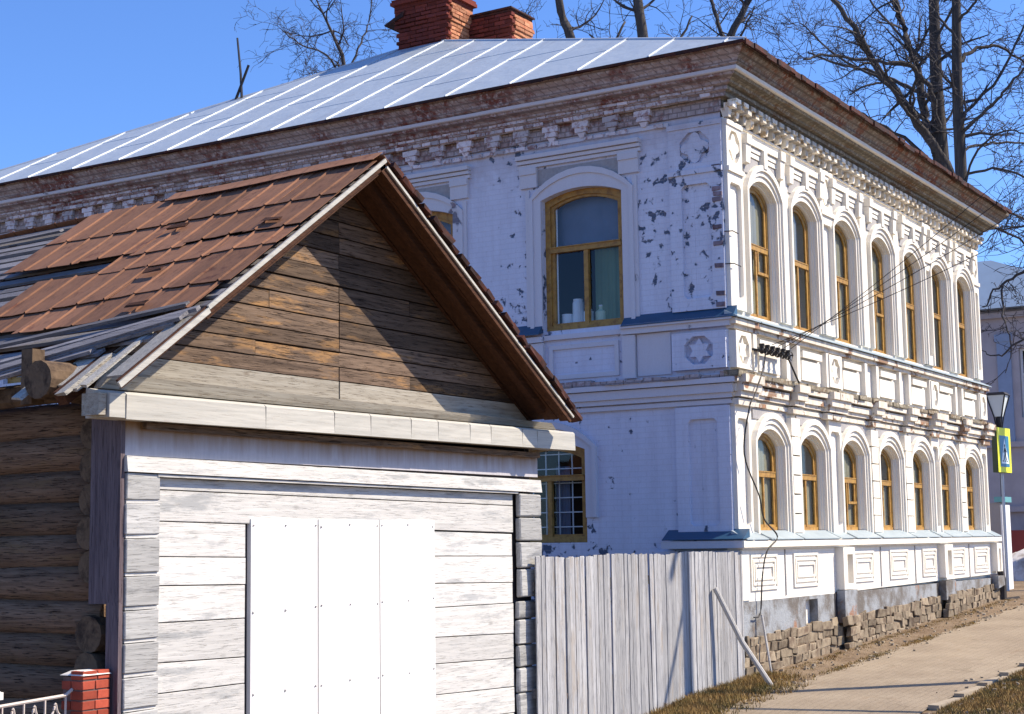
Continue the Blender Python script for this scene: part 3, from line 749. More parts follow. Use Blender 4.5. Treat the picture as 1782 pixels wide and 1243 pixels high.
# cornice ------------------------------------------------------------
def run_profile(name, prof, mat, jit=0):
    """profile [(d,z)...] closed, swept round the front-left corner with a mitre: side wall then front wall"""
    b = MB(); n = len(prof); vs = []; fs = []
    st = []
    k = 60
    for i in range(k, -1, -1): st.append(('s', DEP * i / k))
    for i in range(1, k + 1): st.append(('f', LEN * i / k))
    for t_, q in st:
        for d, z in prof:
            jd = random.uniform(-jit, jit) if jit else 0
            if q == 0: vs.append((-d, -d, z))
            elif t_ == 's': vs.append((-d - jd, q, z + jd))
            else: vs.append((q + (d if q >= LEN else 0), -d - jd, z + jd))
    m_ = len(st)
    for i in range(m_ - 1):
        for j in range(n):
            j2 = (j + 1) % n; fs.append((i * n + j, i * n + j2, (i + 1) * n + j2, (i + 1) * n + j))
    fs += [tuple(range(n)), tuple(range((m_ - 1) * n, m_ * n))]
    b.add(vs, fs)
    return b
def two_tone(b, name, mat_s, mat_f):
    me = b.mesh(name); me.materials.append(mat_s); me.materials.append(mat_f)
    for p in me.polygons:
        if p.center.y < min(0, p.center.x) + .02 or (p.center.x > 0.02): p.material_index = 1
    return link(name, me, None, H)
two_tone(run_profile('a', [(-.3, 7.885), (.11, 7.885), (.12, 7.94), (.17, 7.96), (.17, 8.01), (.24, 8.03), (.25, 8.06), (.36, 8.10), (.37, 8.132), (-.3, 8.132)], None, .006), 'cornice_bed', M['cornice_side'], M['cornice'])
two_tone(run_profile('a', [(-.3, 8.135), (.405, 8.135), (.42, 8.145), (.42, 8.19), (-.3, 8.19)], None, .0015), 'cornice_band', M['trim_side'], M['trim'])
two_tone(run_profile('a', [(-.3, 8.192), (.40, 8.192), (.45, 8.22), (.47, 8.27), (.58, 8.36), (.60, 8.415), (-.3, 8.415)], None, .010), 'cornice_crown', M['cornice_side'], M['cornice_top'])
# rows of bricks, dentils, pendants
def brick_mesh(sx, sy, sz, mat, j=.006, bv=.004):
    out = []
    for _ in range(4):
        b = MB(); b.box(-sx / 2, sx / 2, -sy / 2, sy / 2, -sz / 2, sz / 2, j)
        me = b.mesh('brick', bevel=bv); me.materials.append(mat); out.append(me)
    return out
def place(T, meshes, name, parent, s, d, z, lim=[0]):
    p = T(s, d, z); o = link(name, random.choice(meshes), None, parent, p)
    if T is TS: o.rotation_euler = (0, 0, -pi / 2)
    return o
BF1 = brick_mesh(.17, .14, .065, M['brick_white']); BF2 = brick_mesh(.13, .14, .07, M['brick_white'])
b3 = MB(); b3.hexa([(-.03, -.05, -.06), (.03, -.05, -.06), (.03, .04, -.06), (-.03, .04, -.06), (-.065, -.06, .06), (.065, -.06, .06), (.065, .06, .06), (-.065, .06, .06)])
me3 = b3.mesh('tooth'); me3.materials.append(M['brick_white'])
s = .02; k = 0
while s < LEN:
    place(TF, BF1, 'brick', H, s + .13, .13, 7.847); place(TF, BF2, 'dentil', H, s, .125, 7.768)
    place(TF, [me3], 'pendant', H, s + .0, .06, 7.672)
    s += .262
b = MB(TF); b.box(0, LEN, -.02, .02, 7.62, 7.884); b.build('cornice_backing', M['cornice'], H)  # brown brick tones; the dark olive stands in for shade between the teeth
# side rows
BS1 = brick_mesh(.155, .10, .068, M['brick_side'], .008); BS2 = brick_mesh(.235, .10, .066, M['brick_side'], .008); BS3 = brick_mesh(.15, .05, .055, M['brick_side'], .008)
cnt = 0; s = .1
b = MB(TS); b.box(-.0, DEP, -.02, .06, 7.885, 8.06); b.box(0, DEP, -.02, .03, 7.70, 7.885); b.build('cornice_backing', M['cornice_side'], H)
while s < DEP - .2 and cnt < 190:
    if random.random() < .93: place(TS, BS1, 'brick', H, s, .15, 8.015); cnt += 1
    if random.random() < .93: place(TS, BS1, 'brick', H, s + .08, .10, 7.93); cnt += 1
    s += .168
s = .95
lb = MB(TS); lb.box(.81, DEP, 0, .035, 7.60, 7.655); lb.build('string_course', M['trim_side'], H)
while s < 8.5:
    if random.random() < .85: place(TS, BS3, 'brick', H, s, .035, 7.628)
    s += .19
s = 1.18
PEN = []
for _ in range(3):
    b = MB(); b.box(-.13, .13, -.06, .05, .0, .085, .006); b.box(-.095, .095, -.06, .035, -.075, -.003, .006)
    b.hexa([(-.03, -.05, -.15), (.03, -.05, -.15), (.03, .0, -.15), (-.03, .0, -.15), (-.065, -.06, -.08), (.065, -.06, -.08), (.065, .02, -.08), (-.065, .02, -.08)])
    me = b.mesh('corbel'); me.materials.append(M['brick_side']); PEN.append(me)
while s < DEP - .2:
    o = place(TS, PEN, 'corbel', H, s, .055, 7.795); o.rotation_euler = (0, 0, pi / 2); s += .505
z = 5.0
QB = brick_mesh(.13, .05, .064, simple('purple_quoin_brick', (.27, .22, .25), .9, 0, .3, 14, .4, .2, (.16, .10, .11), 13), .006)
QR = brick_mesh(.14, .05, .066, M['brick_red'], .004)
while z < 7.0:
    p = place(TS, QR if abs(z - 6.35) < .04 else QB, 'quoin_brick', H, .085 + random.uniform(-.01, .01), .042, z)
    if random.random() < .4: p.location.x += .03
    z += .077
# ragged roof edge ----------------------------------------------------
EA = 8.43; EV = .68; AP = [(4.75, 8.2, 11.5), (7.7, 8.2, 11.5)]
cor = [(-EV, -EV, EA), (LEN + EV - .25, -EV, EA), (LEN + EV - .25, DEP + EV, EA), (-EV, DEP + EV, EA)]
b = MB()
vs = cor + AP; b.add(vs, [(0, 3, 4), (0, 4, 5, 1), (1, 5, 2), (3, 2, 5, 4)])
top = [(x, y, z + .0) for x, y, z in vs]
me = b.mesh('roof', fix=False)
RF = link('roof', me, M['roof'], H)
sf = RF.modifiers.new('t', 'SOLIDIFY'); sf.thickness = .015; sf.offset = 0
b = MB(); b.box(-EV + .03, LEN + .3, -EV + .03, DEP + .4, 8.417, 8.422); b.build('eave_boarding', M['roof_edge'], H)
# metal eave edge: many short uneven strips
b = MB()
y = -EV
while y < DEP + EV:
    w = random.uniform(.3, .9); dz = random.uniform(-.012, .008); b.box(-EV - .012, -EV + .01, y, y + w, EA - .035 + dz, EA + .004); y += w
x = -EV
while x < LEN + .4:
    w = random.uniform(.15, .5); dz = random.uniform(-.03, .012); o_ = random.uniform(-.02, .02); b.box(x, min(x + w, LEN + .42), -EV - .02 + o_, -EV + .01, EA - .05 + dz, EA + .012 + dz * .3); x += w
b.build('eave_edge', M['roof_edge'], RF)
# standing seams on the left slope and laps
S0 = (11.5 - EA) / (4.75 + EV)
def hx(y):  # x at which the left slope is cut by front / rear hip, at given y
    if y < 8.2: return -EV + (4.75 + EV) * (y + EV) / (8.2 + EV)
    return -EV + (4.75 + EV) * (DEP + EV - y) / (DEP + EV - 8.2)
y = .766 - 1.13
seams = []
while y < DEP + EV - .2:
    if y > -EV + .1: seams.append(y)
    y += 1.13
for y in seams:
    x1 = hx(y); b = MB(); k = max(1, int((x1 + EV) / .6)); pr = None
    dx = x1 + EV; nrm = 1
    b.hexa([(-EV, y - .009, EA + .004), (-EV, y + .009, EA + .004), (x1, y + .009, EA + S0 * dx + .004), (x1, y - .009, EA + S0 * dx + .004),
            (-EV, y - .005, EA + .03), (-EV, y + .005, EA + .03), (x1, y + .009, EA + S0 * dx + .03), (x1, y - .009, EA + S0 * dx + .03)])
    b.build('roof_seam', M['seam'], RF)
for i in range(len(seams) - 1):
    y0, y1 = seams[i] + .03, seams[i + 1] - .03
    t0 = 1.0 + .75 * (i % 2)
    while t0 < min(hx(y0), hx(y1)) + EV - .2:
        x = -EV + t0; z = EA + S0 * t0
        MB().hexa([(x, y0, z + .002), (x, y1, z + .002), (x + .05, y1, z + .05 * S0 + .002), (x + .05, y0, z + .05 * S0 + .002),
                   (x, y0, z + .016), (x, y1, z + .016), (x + .05, y1, z + .05 * S0 + .012), (x + .05, y0, z + .05 * S0 + .012)]).build('roof_lap', M['roof'], RF)
        t0 += 1.45
# hip cap
b = MB(); b.tube([cor[0], AP[0]], .03, 5); b.tube([cor[1], AP[1]], .03, 5); b.tube([cor[3], AP[0]], .03, 5); b.tube(AP, .03, 5); b.build('hip_cap', M['seam'], RF)

# chimneys: brick stacks ------------------------------------------------
BR = {'r': brick_mesh(.25, .115, .066, M['brick_red'], .007), 't': brick_mesh(.25, .115, .066, M['brick_sunlit'], .007)}  # dark bricks stand in for the shaded face, light ones for the sunlit
def chimney(x0, x1, y0, y1, zb, zt, parts):
    c = MB().box(x0 + .02, x1 - .02, y0 + .02, y1 - .02, zb, zt).build('chimney', M['mortar'], H)
    z = zt - .035; r = 0
    while z > zb + .02:
        top = (zt - z)
        flare = .05 if .10 < top < .33 else (.025 if top < .4 else 0)
        def course(a0, a1, n_, fn, key):
            n = max(2, int(round((a1 - a0) / .262))); step = (a1 - a0) / n; offc = 0 if r % 2 else step / 2
            for q in range(n + (1 if offc else 0)):
                a = a0 + step * (q + .5) - offc; a = min(max(a, a0 + step * .3), a1 - step * .3)
                o = link('brick', random.choice(BR[key]), None, c, fn(a)); o.scale = (step / .262, 1, 1) if True else None
                if n_ == 'y': o.rotation_euler = (0, 0, pi / 2)
        course(y0 - flare, y1 + flare, 'y', lambda a: (x0 + .04 - flare, a, z), 'r')
        course(x0 + .1, x1 + flare, 'x', lambda a: (a, y0 + .04 - flare, z), 't')
        z -= .078; r += 1
    return c
c1 = chimney(4.4, 5.18, 7.54, 8.66, 10.9, 12.10, 0)
def stack_cap(c, x0, x1, y0, y1, z, steps, mat='brick_red'):
    for k, (o_, h_) in enumerate(steps):
        MB().box(x0 - o_, x1 + o_, y0 - o_, y1 + o_, z, z + h_ - .002, .006).build('cap_course', M[mat], c); z += h_
stack_cap(c1, 4.4, 5.18, 7.54, 8.66, 12.10, ((.06, .07), (.12, .07), (.10, .05)))
stack_cap(c1, 4.6, 5.0, 7.8, 8.3, 12.29, ((.0, .12), (.04, .06)))
cap = MB(); cap.hexa([(4.30, 8.50, 11.92), (4.75, 8.50, 11.92), (4.75, 8.92, 11.80), (4.30, 8.92, 11.80), (4.30, 8.45, 12.04), (4.75, 8.45, 12.04), (4.75, 8.94, 11.83), (4.30, 8.94, 11.83)])
cap.build('chimney_flashing', M['roof_edge'], c1)
c2 = chimney(5.2, 5.9, 6.62, 7.50, 10.6, 11.90, 0)
stack_cap(c2, 5.2, 5.9, 6.62, 7.50, 11.90, ((.05, .05), (.09, .035)), 'roof_edge')

# items on the house ----------------------------------------------------
def cyl(x, y, z, r, h, n=14, r2=None):
    b = MB(); r2 = r if r2 is None else r2; b.tube([(x, y, z), (x, y, z + h)], [r, r2], n); return b
def lathe(x, y, z, prof, n=16):
    b = MB(); b.tube([(x, y, z + h) for r, h in prof], [r for r, h in prof], n); return b
def jar(name, y, z, prof, mat, label, lidm):
    t = thing(name, label, name.split('_')[-1], (.30, y, z)); lathe(.30, y, z, prof).build('body', mat, t)
    r, h = prof[-1]; cyl(.30, y, z + h, r * 1.05, .02).build('lid', lidm, t); return t
MB(TS).box(1.66, 2.86, -.45, -.18, 4.90, 4.96).build('window_board', M['white_gloss'], H)
jar('white_canister', 2.50, 4.96, [(.085, 0), (.09, .02), (.085, .32), (.07, .36)], M['white_gloss'], 'tall white canister standing behind the left lower pane of the big side window', M['white_gloss'])
jar('white_pot', 2.68, 4.96, [(.07, 0), (.085, .02), (.09, .13), (.085, .15)], M['white_gloss'], 'low white pot left of the tall canister in the side window', M['white_gloss'])
jar('small_jar', 2.33, 4.96, [(.07, 0), (.075, .02), (.075, .18), (.05, .2)], M['white_gloss'], 'short white jar right of the tall canister, next to the mullion', M['white_gloss'])
jar('green_bottle', 2.12, 4.96, [(.08, 0), (.085, .02), (.085, .16), (.035, .2), (.035, .24)], M['pale_green'], 'pale green bottle behind the right lower pane of the big side window', M['white_gloss'])
# insulator rack, cable
t = thing('insulator_rack', 'iron rack with a row of black insulators on the white front wall', 'insulators', (.8, -.1, 4.42), None)
MB(TF).box(.55, 1.62, .10, .13, 4.41, 4.44).build('bracket', M['iron_dark'], t)
for k in range(6):
    s = .62 + k * .19; b = MB(); b.tube([(s, -.13, 4.42), (s, -.30, 4.42)], .012, 6); b.tube([(s, -.22, 4.36), (s, -.22, 4.40), (s, -.22, 4.44), (s, -.22, 4.50)], [.02, .045, .03, .045], 8)
    for q in range(1):
        b.tube([(s + .06 * cos(a), -.27, 4.41 + .06 * sin(a)) for a in [2 * pi * j / 10 for j in range(11)]], .007, 4)
    b.build('insulator', M['rubber'], t)
b = MB(); b.tube([(1.50, -.20, 4.50), (1.92, -.24, 4.05)], .014, 5); b.build('strut', M['iron_dark'], t)
def curve_pts(pts, n=6):
    out = []; P = [Vector(p) for p in pts]
    for i in range(len(P) - 1):
        p0 = P[max(i - 1, 0)]; p1 = P[i]; p2 = P[i + 1]; p3 = P[min(i + 2, len(P) - 1)]
        for k in range(n):
            u = k / n; out.append(.5 * ((2 * p1) + (-p0 + p2) * u + (2 * p0 - 5 * p1 + 4 * p2 - p3) * u * u + (-p0 + 3 * p1 - 3 * p2 + p3) * u ** 3))
    out.append(P[-1]); return out
b = MB(); b.tube(curve_pts([(.68, -.25, 4.40), (.58, -.25, 4.15), (.14, -.29, 3.73), (.0, -.27, 3.56), (.06, -.15, 2.95), (.40, -.20, 2.4), (.55, -.20, 2.08), (.83, -.27, 1.84), (.56, -.22, 1.64), (.42, -.2, 1.3), (.36, -.18, .82), (.16, -.17, .77)]), .011, 6)
tag(b.build('loose_cable', M['rubber']), 'black cable hanging in loops down the white front wall near the corner', 'cable')
b = MB(); b.tube([(.36, -.2, .8), (.40, -.3, -.02)], .018, 6); tag(b.build('ground_rod', M['post_pale']), 'thin pale pipe rising from the ground below the black cable', 'pipe')
for k, (z, l) in enumerate(((6.0, .35), (5.55, .45))):
    b = MB(); b.tube([(-.05, -.01, z), (-.02, -.12, z), (l * .6, -.10, z + .0)], .008, 5)
    tag(b.build('wall_hook', M['iron_dark']), ['short dark iron hook on the house corner, upper of two', 'thin iron hook on the house corner, lower of two'][k], 'hook')
# roof poles
t = thing('roof_poles', 'two thin crossed dark poles sticking up behind the edge of the metal roof', 'poles', (2.8, 11.3, 10.2))
b = MB(); b.tube([(2.80, 11.22, 10.1), (2.8, 11.27, 10.9), (2.8, 11.36, 11.62)], [.03, .025, .02], 6); b.build('upright_pole', M['iron_dark'], t)
b = MB(); b.tube([(2.80, 11.52, 10.15), (2.78, 11.05, 11.02)], [.03, .026], 6); b.build('leaning_pole', M['iron_dark'], t)

# ================================================================== SHED
G = thing('log_shed', 'old log shed with white boarded front, brown plank gable and torn rusty sheet roof', 'shed', (-8.2, 0, -.5))
A0 = Vector((-8.54, -.5, 5.22))
DL = Vector((-3.07, 0, -2.16)).normalized(); DR = Vector((3.34, 0, -2.07)).normalized()
NL = Vector((-DL.z * -1, 0, 0)); NL = Vector((DL.z, 0, -DL.x)).normalized()
if NL.z < 0: NL = -NL
NR = Vector((DR.z, 0, -DR.x)).normalized()
if NR.z < 0: NR = -NR
def RPL(y, t, h=0):
    p = A0 + DL * t + NL * h; return (p.x, y, p.z - .02 * max(0, y) - .015 * sin(y * 1.3) * (1 if y > 0 else 0))
def RPR(y, t, h=0):
    p = A0 + DR * t + NR * h; return (p.x, y, p.z - .03 * max(0, y))
def rbox(b, F, y0, y1, t0, t1, h0, h1, j=0):
    r = lambda: random.uniform(-j, j)
    c = [F(y + r(), t + r(), h + r() * .5) for h in (h0, h1) for y, t in ((y0, t0), (y1, t0), (y1, t1), (y0, t1))]
    return b.hexa(c)
# --- gable boards
def zl(x): return 5.22 - (-8.54 - x) * .7036 - .07   # left slope underside
def zr(x): return 5.22 - (x + 8.54) * .6198 - .07
GX = -8.49
def gpoly(x0, x1, z0, z1, j=.004, y0=.045, y1=.075):
    """board piece clipped by the slopes"""
    pts = []
    def clip(poly, f):
        out = []
        for i in range(len(poly)):
            a, c = poly[i], poly[(i + 1) % len(poly)]; fa, fc = f(a), f(c)
            if fa >= 0: out.append(a)
            if fa * fc < 0: t = fa / (fa - fc); out.append((a[0] + (c[0] - a[0]) * t, a[1] + (c[1] - a[1]) * t))
        return out
    q = [(x0, z0 + random.uniform(-j, j)), (x1, z0 + random.uniform(-j, j)), (x1, z1 + random.uniform(-j, j)), (x0, z1 + random.uniform(-j, j))]
    q = clip(q, lambda p: zl(p[0]) - p[1])
    if len(q) < 3: return
    q = clip(q, lambda p: zr(p[0]) - p[1])
    if len(q) < 3: return
    yy = random.uniform(-.006, .006)
    return MB(TF).poly(q, [], -y1 + yy, -y0 + yy)
zs_ = [3.10, 3.27, 3.40, 3.53, 3.66, 3.82, 3.98, 4.13, 4.28, 4.43, 4.58, 4.73, 4.88, 5.03, 5.2]
for i in range(len(zs_) - 1):
    z0, z1 = zs_[i] + .006, zs_[i + 1] - .006
    cuts = [-11.5, GX, -4.9]
    if i in (2, 5, 8): cuts = [-11.5, -9.75 + .2 * i * .3, GX, -4.9]
    if i in (1, 6): cuts = [-11.5, GX, -7.4, -4.9]
    for a, c in zip(cuts[:-1], cuts[1:]):
        p = gpoly(a + .003, c - .003, z0, z1)
        if p: p.build('gable_board', M['gable_pale'] if i == 0 else M['gable'], G)
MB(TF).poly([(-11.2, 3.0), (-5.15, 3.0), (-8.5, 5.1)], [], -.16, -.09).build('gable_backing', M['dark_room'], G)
# bottom pale batten of the gable
b = MB(); b.hexa([(-11.42, -.02, 2.985), (-4.75, -.02, 3.03), (-4.75, .05, 3.03), (-11.42, .05, 2.985), (-11.35, -.06, 3.095), (-4.9, -.06, 3.09), (-4.9, .05, 3.09), (-11.35, .05, 3.095)])
b.build('gable_batten', M['gable_pale'], G)
# ledge
b = MB()
b.hexa([(-11.52, -.225, 2.755), (-4.72, -.225, 2.80), (-4.72, .02, 2.80), (-11.52, .02, 2.755), (-11.52, -.225, 2.93), (-4.72, -.225, 2.985), (-4.72, .02, 3.03), (-11.52, .02, 2.98)])
b.build('ledge', M['white_ledge'], G)
x = -11.36; i = 0
while x < -4.75:
    w = [2.3, .9, .52, .62, .44, .55, .38, .6, .3][i % 9] if i else 1.55
    x1 = min(x + w, -4.70); zo = (x + 11.52) / 6.8 * .05; zo1 = (x1 + 11.52) / 6.8 * .05
    b = MB(); b.hexa([(x, -.232, 2.745 + zo), (x1 - .006, -.236, 2.745 + zo1), (x1 - .006, -.226, 2.745 + zo1), (x, -.226, 2.745 + zo), (x, -.236, 2.925 + zo), (x1 - .006, -.230, 2.925 + zo1), (x1 - .006, -.21, 2.945 + zo1), (x, -.21, 2.945 + zo)])
    b.build('ledge_cladding', M['white_ledge'], G); x = x1; i += 1
b = MB(); b.box(-11.60, -11.53, -.20, -.02, 2.77, 2.93, .004); b.build('ledge_end', M['gable_pale'], G)
b = MB(); b.box(-11.2, -5.15, -.015, .03, 2.50, 2.76); b.build('frieze_board', M['frieze'], G)
b = MB(); b.box(-11.0, -5.2, -.08, -.016, 2.70, 2.755); b.build('bracket_board', M['gable'], G)
b = MB(); b.hexa([(-11.18, -.075, 2.375), (-5.16, -.075, 2.335), (-5.16, .03, 2.335), (-11.18, .03, 2.375), (-11.18, -.06, 2.495), (-5.16, -.06, 2.465), (-5.16, .03, 2.465), (-11.18, .03, 2.495)]); b.build('top_board', M['white_board'], G)
b = MB(); b.hexa([(-10.85, -.06, 2.345), (-5.62, -.06, 2.315), (-5.62, .0, 2.315), (-10.85, .0, 2.345), (-10.85, -.06, 2.365), (-5.62, -.06, 2.330), (-5.62, .0, 2.330), (-10.85, .0, 2.365)]); b.build('drip_mould', M['white_board'], G)
def fb(x0, x1, za0, za1, zb0, zb1, y=-.0, th=.03, name='front_board', mat='white_board'):
    """board with left z range za0..za1 and right z range zb0..zb1"""
    g_ = .004; y += random.uniform(-.005, .005)
    b = MB(); b.hexa([(x0, y, za0 + g_), (x1, y, zb0 + g_), (x1, y + th, zb0 + g_), (x0, y + th, za0 + g_), (x0, y, za1 - g_), (x1, y, zb1 - g_), (x1, y + th, zb1 - g_), (x0, y + th, za1 - g_)])
    return b.build(name, M[mat], G, bevel=.003)
fb(-10.81, -5.64, 2.25, 2.345, 2.19, 2.31)
fb(-10.81, -5.64, 2.01, 2.25, 1.91, 2.19)
# the long second board reaches over the doors; cut left part below it
L_ = [(2.01, 1.99), (1.74, 1.72), (1.52, 1.50), (1.24, 1.23), (.94, .92), (.71, .71), (.46, .45), (.2, .2), (-.06, -.05), (-.33, -.3), (-.56, -.56)]
for (a1, b1), (a0, b0) in zip(L_[:-1], L_[1:]): fb(-10.81, -9.79, a0, a1, b0, b1)
R_ = [(1.93, 1.90), (1.69, 1.67), (1.43, 1.40), (1.20, 1.19), (.92, .88), (.67, .63), (.38, .34), (.12, .08), (-.14, -.18), (-.42, -.42), (-.56, -.56)]
for (a1, b1), (a0, b0) in zip(R_[:-1], R_[1:]): fb(-7.09, -5.66, a0, a1, b0, b1)
CL = [2.37, 2.14, 1.88, 1.60, 1.35, 1.11, .86, .61, .36, .1, -.15, -.4, -.56]
for z1, z0 in zip(CL[:-1], CL[1:]):
    b = MB(); b.box(-11.17, -10.82, -.055, .0, z0 + .028, z1 - .004, .004); b.build('casing_block', M['casing_grey'], G, bevel=.006)
    b = MB(); b.box(-11.16, -10.83, -.04, .0, z0 + .002, z0 + .027); b.build('casing_fillet', M['white_board'], G)
CR = [2.32, 2.07, 1.82, 1.54, 1.24]
for z1, z0 in zip(CR[:-1], CR[1:]):
    b = MB(); b.box(-5.60, -5.17, -.07, .0, z0 + .008, z1 - .008, .006); b.build('casing_block', M['casing_grey'], G, bevel=.012)
CR = [1.215, 1.02, .76, .53, .27, .02, -.24, -.5]
for z1, z0 in zip(CR[:-1], CR[1:]):
    b = MB(); b.box(-5.64, -5.26, -.055, .0, z0 + .008, z1 - .008, .006); b.build('casing_block', M['casing_grey'], G, bevel=.012)
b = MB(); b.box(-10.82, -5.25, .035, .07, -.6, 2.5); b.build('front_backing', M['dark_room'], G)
b = MB(); b.box(-11.15, -5.2, .02, .034, -.6, 2.36); 
for k, (x0, x1) in enumerate(((-9.735, -8.868), (-8.855, -7.983), (-7.968, -7.10))):
    b = MB(); b.box(x0, x1, -.010 - .002 * k, .03, -.35, 2.032, .002); d_ = b.build('door_panel', M['door_white'], G)
    b = MB()
    for z in (.0, .62, 1.28, 1.98):
        for x in (x0 + .03, (x0 + x1) / 2, x1 - .03): b.tube([(x + random.uniform(-.01, .01), -.019, z + random.uniform(-.02, .02)), (x, -.005, z)], .008, 6)
    b.build('screws', M['stucco'], d_)
# --- left side: casing boards, logs
b = MB(); b.box(-11.215, -11.175, -.035, .28, 1.40, 2.80, .003); b.build('side_casing', M['shaded_casing'], G)
b = MB(); b.box(-11.215, -11.18, -.035, .10, -.6, 1.41, .003); b.build('side_casing', M['shaded_casing'], G)
b = MB(); b.box(-11.24, -11.0, -.06, .30, 2.805, 2.835, .004); b.build('casing_cap', M['shaded_casing'], G)
def logmesh(n=14, rings=9, r=.15, L=5.8):
    b = MB(); pts = []; rad = []
    ph = random.uniform(0, 9)
    for i in range(rings): pts.append((random.uniform(-.008, .008), L * i / (rings - 1), random.uniform(-.008, .008))); rad.append(r * (1 + .05 * sin(i * 1.7 + ph)))
    b.tube(pts, rad, n); me = b.mesh('log', smooth=False); me.polygons.foreach_set('use_smooth', [len(p.vertices) == 4 for p in me.polygons]); me.materials.append(M['log']); return me
LM = [logmesh() for _ in range(4)]
for i in range(14):
    z = 2.80 - .252 * i
    o = link('log', LM[i % 4], None, G, (-10.93 + random.uniform(-.015, .015), .30, z)); o.rotation_euler = (random.uniform(-.006, .008) + .004, random.uniform(0, 6), 0)
for i in range(14):
    z = 2.68 - .252 * i; lit = (i == 6)
    b = MB(); xx = -11.17 + random.uniform(-.02, .02)
    if i in (5,): continue
    rr_ = .125 if not lit else .14
    b.tube([(xx, .34, z), (xx + .5, .34, z)], [rr_, rr_], 12); b.build('cross_log', M['log_end'], G)
b = MB(); b.tube([(-11.62, .42, 3.06), (-11.3, .42, 3.06), (-10.7, .42, 3.04)], [.145, .15, .15], 14); b.build('eave_log', M['log_end'], G)
b = MB(); b.tube([(-11.25, .2, 3.02), (-11.22, 5.9, 2.9)], [.09, .09], 10); b.build('wall_plate', M['log_end'], G)
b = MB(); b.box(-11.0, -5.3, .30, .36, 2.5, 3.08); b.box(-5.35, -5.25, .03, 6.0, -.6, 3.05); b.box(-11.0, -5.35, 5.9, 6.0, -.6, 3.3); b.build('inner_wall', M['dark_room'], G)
# --- roof left slope
for k in range(8):   # rafters
    y = .12 + k * .78
    b = MB(); rbox(b, RPL, y, y + .1, .05, 3.85 if k != 1 else 3.3, -.17, -.06); b.build('rafter', M['soffit'], G)
    b = MB(); rbox(b, RPR, y, y + .1, .05, 3.9, -.17, -.06); b.build('rafter', M['soffit'], G)
t = .05; i = 0
while t < 3.85:
    w = random.uniform(.07, .115); y0 = -.44 if t < 2.8 else (t - 2.98) / .38 - .5 + random.uniform(-.05, .1)
    y0 = max(y0, -.44)
    b = MB(); rbox(b, RPL, y0, 6.1, t, t + w, -.058 + random.uniform(0, .01), -.03 + random.uniform(0, .015), .006)
    b.build('lath', M['grey_board_y'], G)
    if random.random() < .35:
        b = MB(); yy = random.uniform(2.2, 3.6); rbox(b, RPL, yy, yy + random.uniform(1, 2), t + .03, t + .08, -.022, .0, .008); b.build('lath', M['grey_board_y'], G)
    t += w + random.uniform(.05, .10); i += 1
# long eave boards at the front left, loosely lying askew
for (ya, yb_, ta, w_, h0, sk) in ((-.46, 3.5, 2.80, .05, .0, .33), (-.42, 3.6, 2.90, .11, .012, .37), (-.36, 3.6, 3.02, .03, -.01, .38), (.25, 3.6, 3.27, .07, -.02, .37), (-.3, 2.2, 2.72, .05, .012, .16)):
    b = MB(); c = []
    for h in (h0, h0 + .028):
        for y, t_ in ((ya, ta), (yb_, ta + sk * (yb_ - ya)), (yb_, ta + w_ + sk * (yb_ - ya)), (ya, ta + w_)): c.append(RPL(y, t_, h))
    b.hexa(c); b.build('eave_board', M['grey_board_y'], G)
for (y0, y1, t0, t1, h) in ((-.16, -.10, 3.05, 3.86, -.02), (.05, .15, 3.32, 3.9, -.05), (.22, .42, 3.30, 3.72, -.06), (.55, .66, 3.36, 3.86, -.05), (.02, .07, 3.0, 3.8, -.07)):
    b = MB(); rbox(b, RPL, y0, y1, t0, t1, h - .025, h, .014); b.build('broken_board', M['grey_board_x'], G)
b = MB(); rbox(b, RPL, -.46, -.30, 2.90, 3.78, -.03, -.012, .004); b.build('broken_board', M['grey_board_x'], G)
b = MB(); b.box(-11.5, -11.38, .62, .74, 2.9, 3.32); b.build('eave_prop', M['log_end'], G)
# rusty sheets
def rsheet(F, y0, y1, t0, t1, h, name='roof_sheet', skew=0, lift=0, mat='rust', ribs=True):
    b = MB(); vs = []; fs = []; ys_ = [(y0, 0), (y1, 0)]
    k = math.ceil(y0 / .31)
    while k * .31 < y1 - .02:
        if ribs:
            for dy, hh in ((-.012, 0), (-.004, .013), (.004, .013), (.012, 0)): ys_.append((k * .31 + dy, hh))
        ys_.append((k * .31 + .155, -.003)); k += 1
    ys_ = sorted(q for q in ys_ if y0 <= q[0] <= y1); ny = len(ys_) - 1
    for y, rb in ys_:
        e = random.uniform(-.010, .010)
        for t_, hh in ((t0, h + .004), ((t0 + t1) / 2, h + .004), (t1 + e, h + .009 + lift)):
            vs.append(F(y, t_ + skew * (y - y0), hh + rb))
    n = len(vs)
    for i in range(ny):
        for k in range(2):
            a = i * 3 + k; fs.append((a, a + 1, a + 4, a + 3))
    b.add(vs, fs); o = b.build(name, M[mat], G, fix=False)
    md = o.modifiers.new('t', 'SOLIDIFY'); md.thickness = .004; md.offset = 0
    return o
def course(t0, t1, ya, yb, h, w=.66, skip=None):
    y = ya
    while y < yb - .05:
        ww = w * random.uniform(.9, 1.1); ye = min(y + ww, yb)
        if not (skip and skip(y, ye)): rsheet(RPL, y, ye + .03, t0 + random.uniform(-.02, .02), t1 + random.uniform(-.035, .035), h + random.uniform(0, .006), lift=random.uniform(0, .007))
        y = ye
course(2.22, 2.80, -.34, 1.62, .0)
course(1.68, 2.36, -.44, 2.34, .006)
course(1.36, 1.74, -.46, 1.56, .012)
course(.72, 1.38, -.48, 3.08, .018)
course(.08, .78, -.49, 3.05, .024)
rsheet(RPL, -.5, 2.0, -.02, .16, .06, 'ridge_sheet', ribs=False)
rsheet(RPL, 1.65, 2.3, 2.30, 2.72, .0)
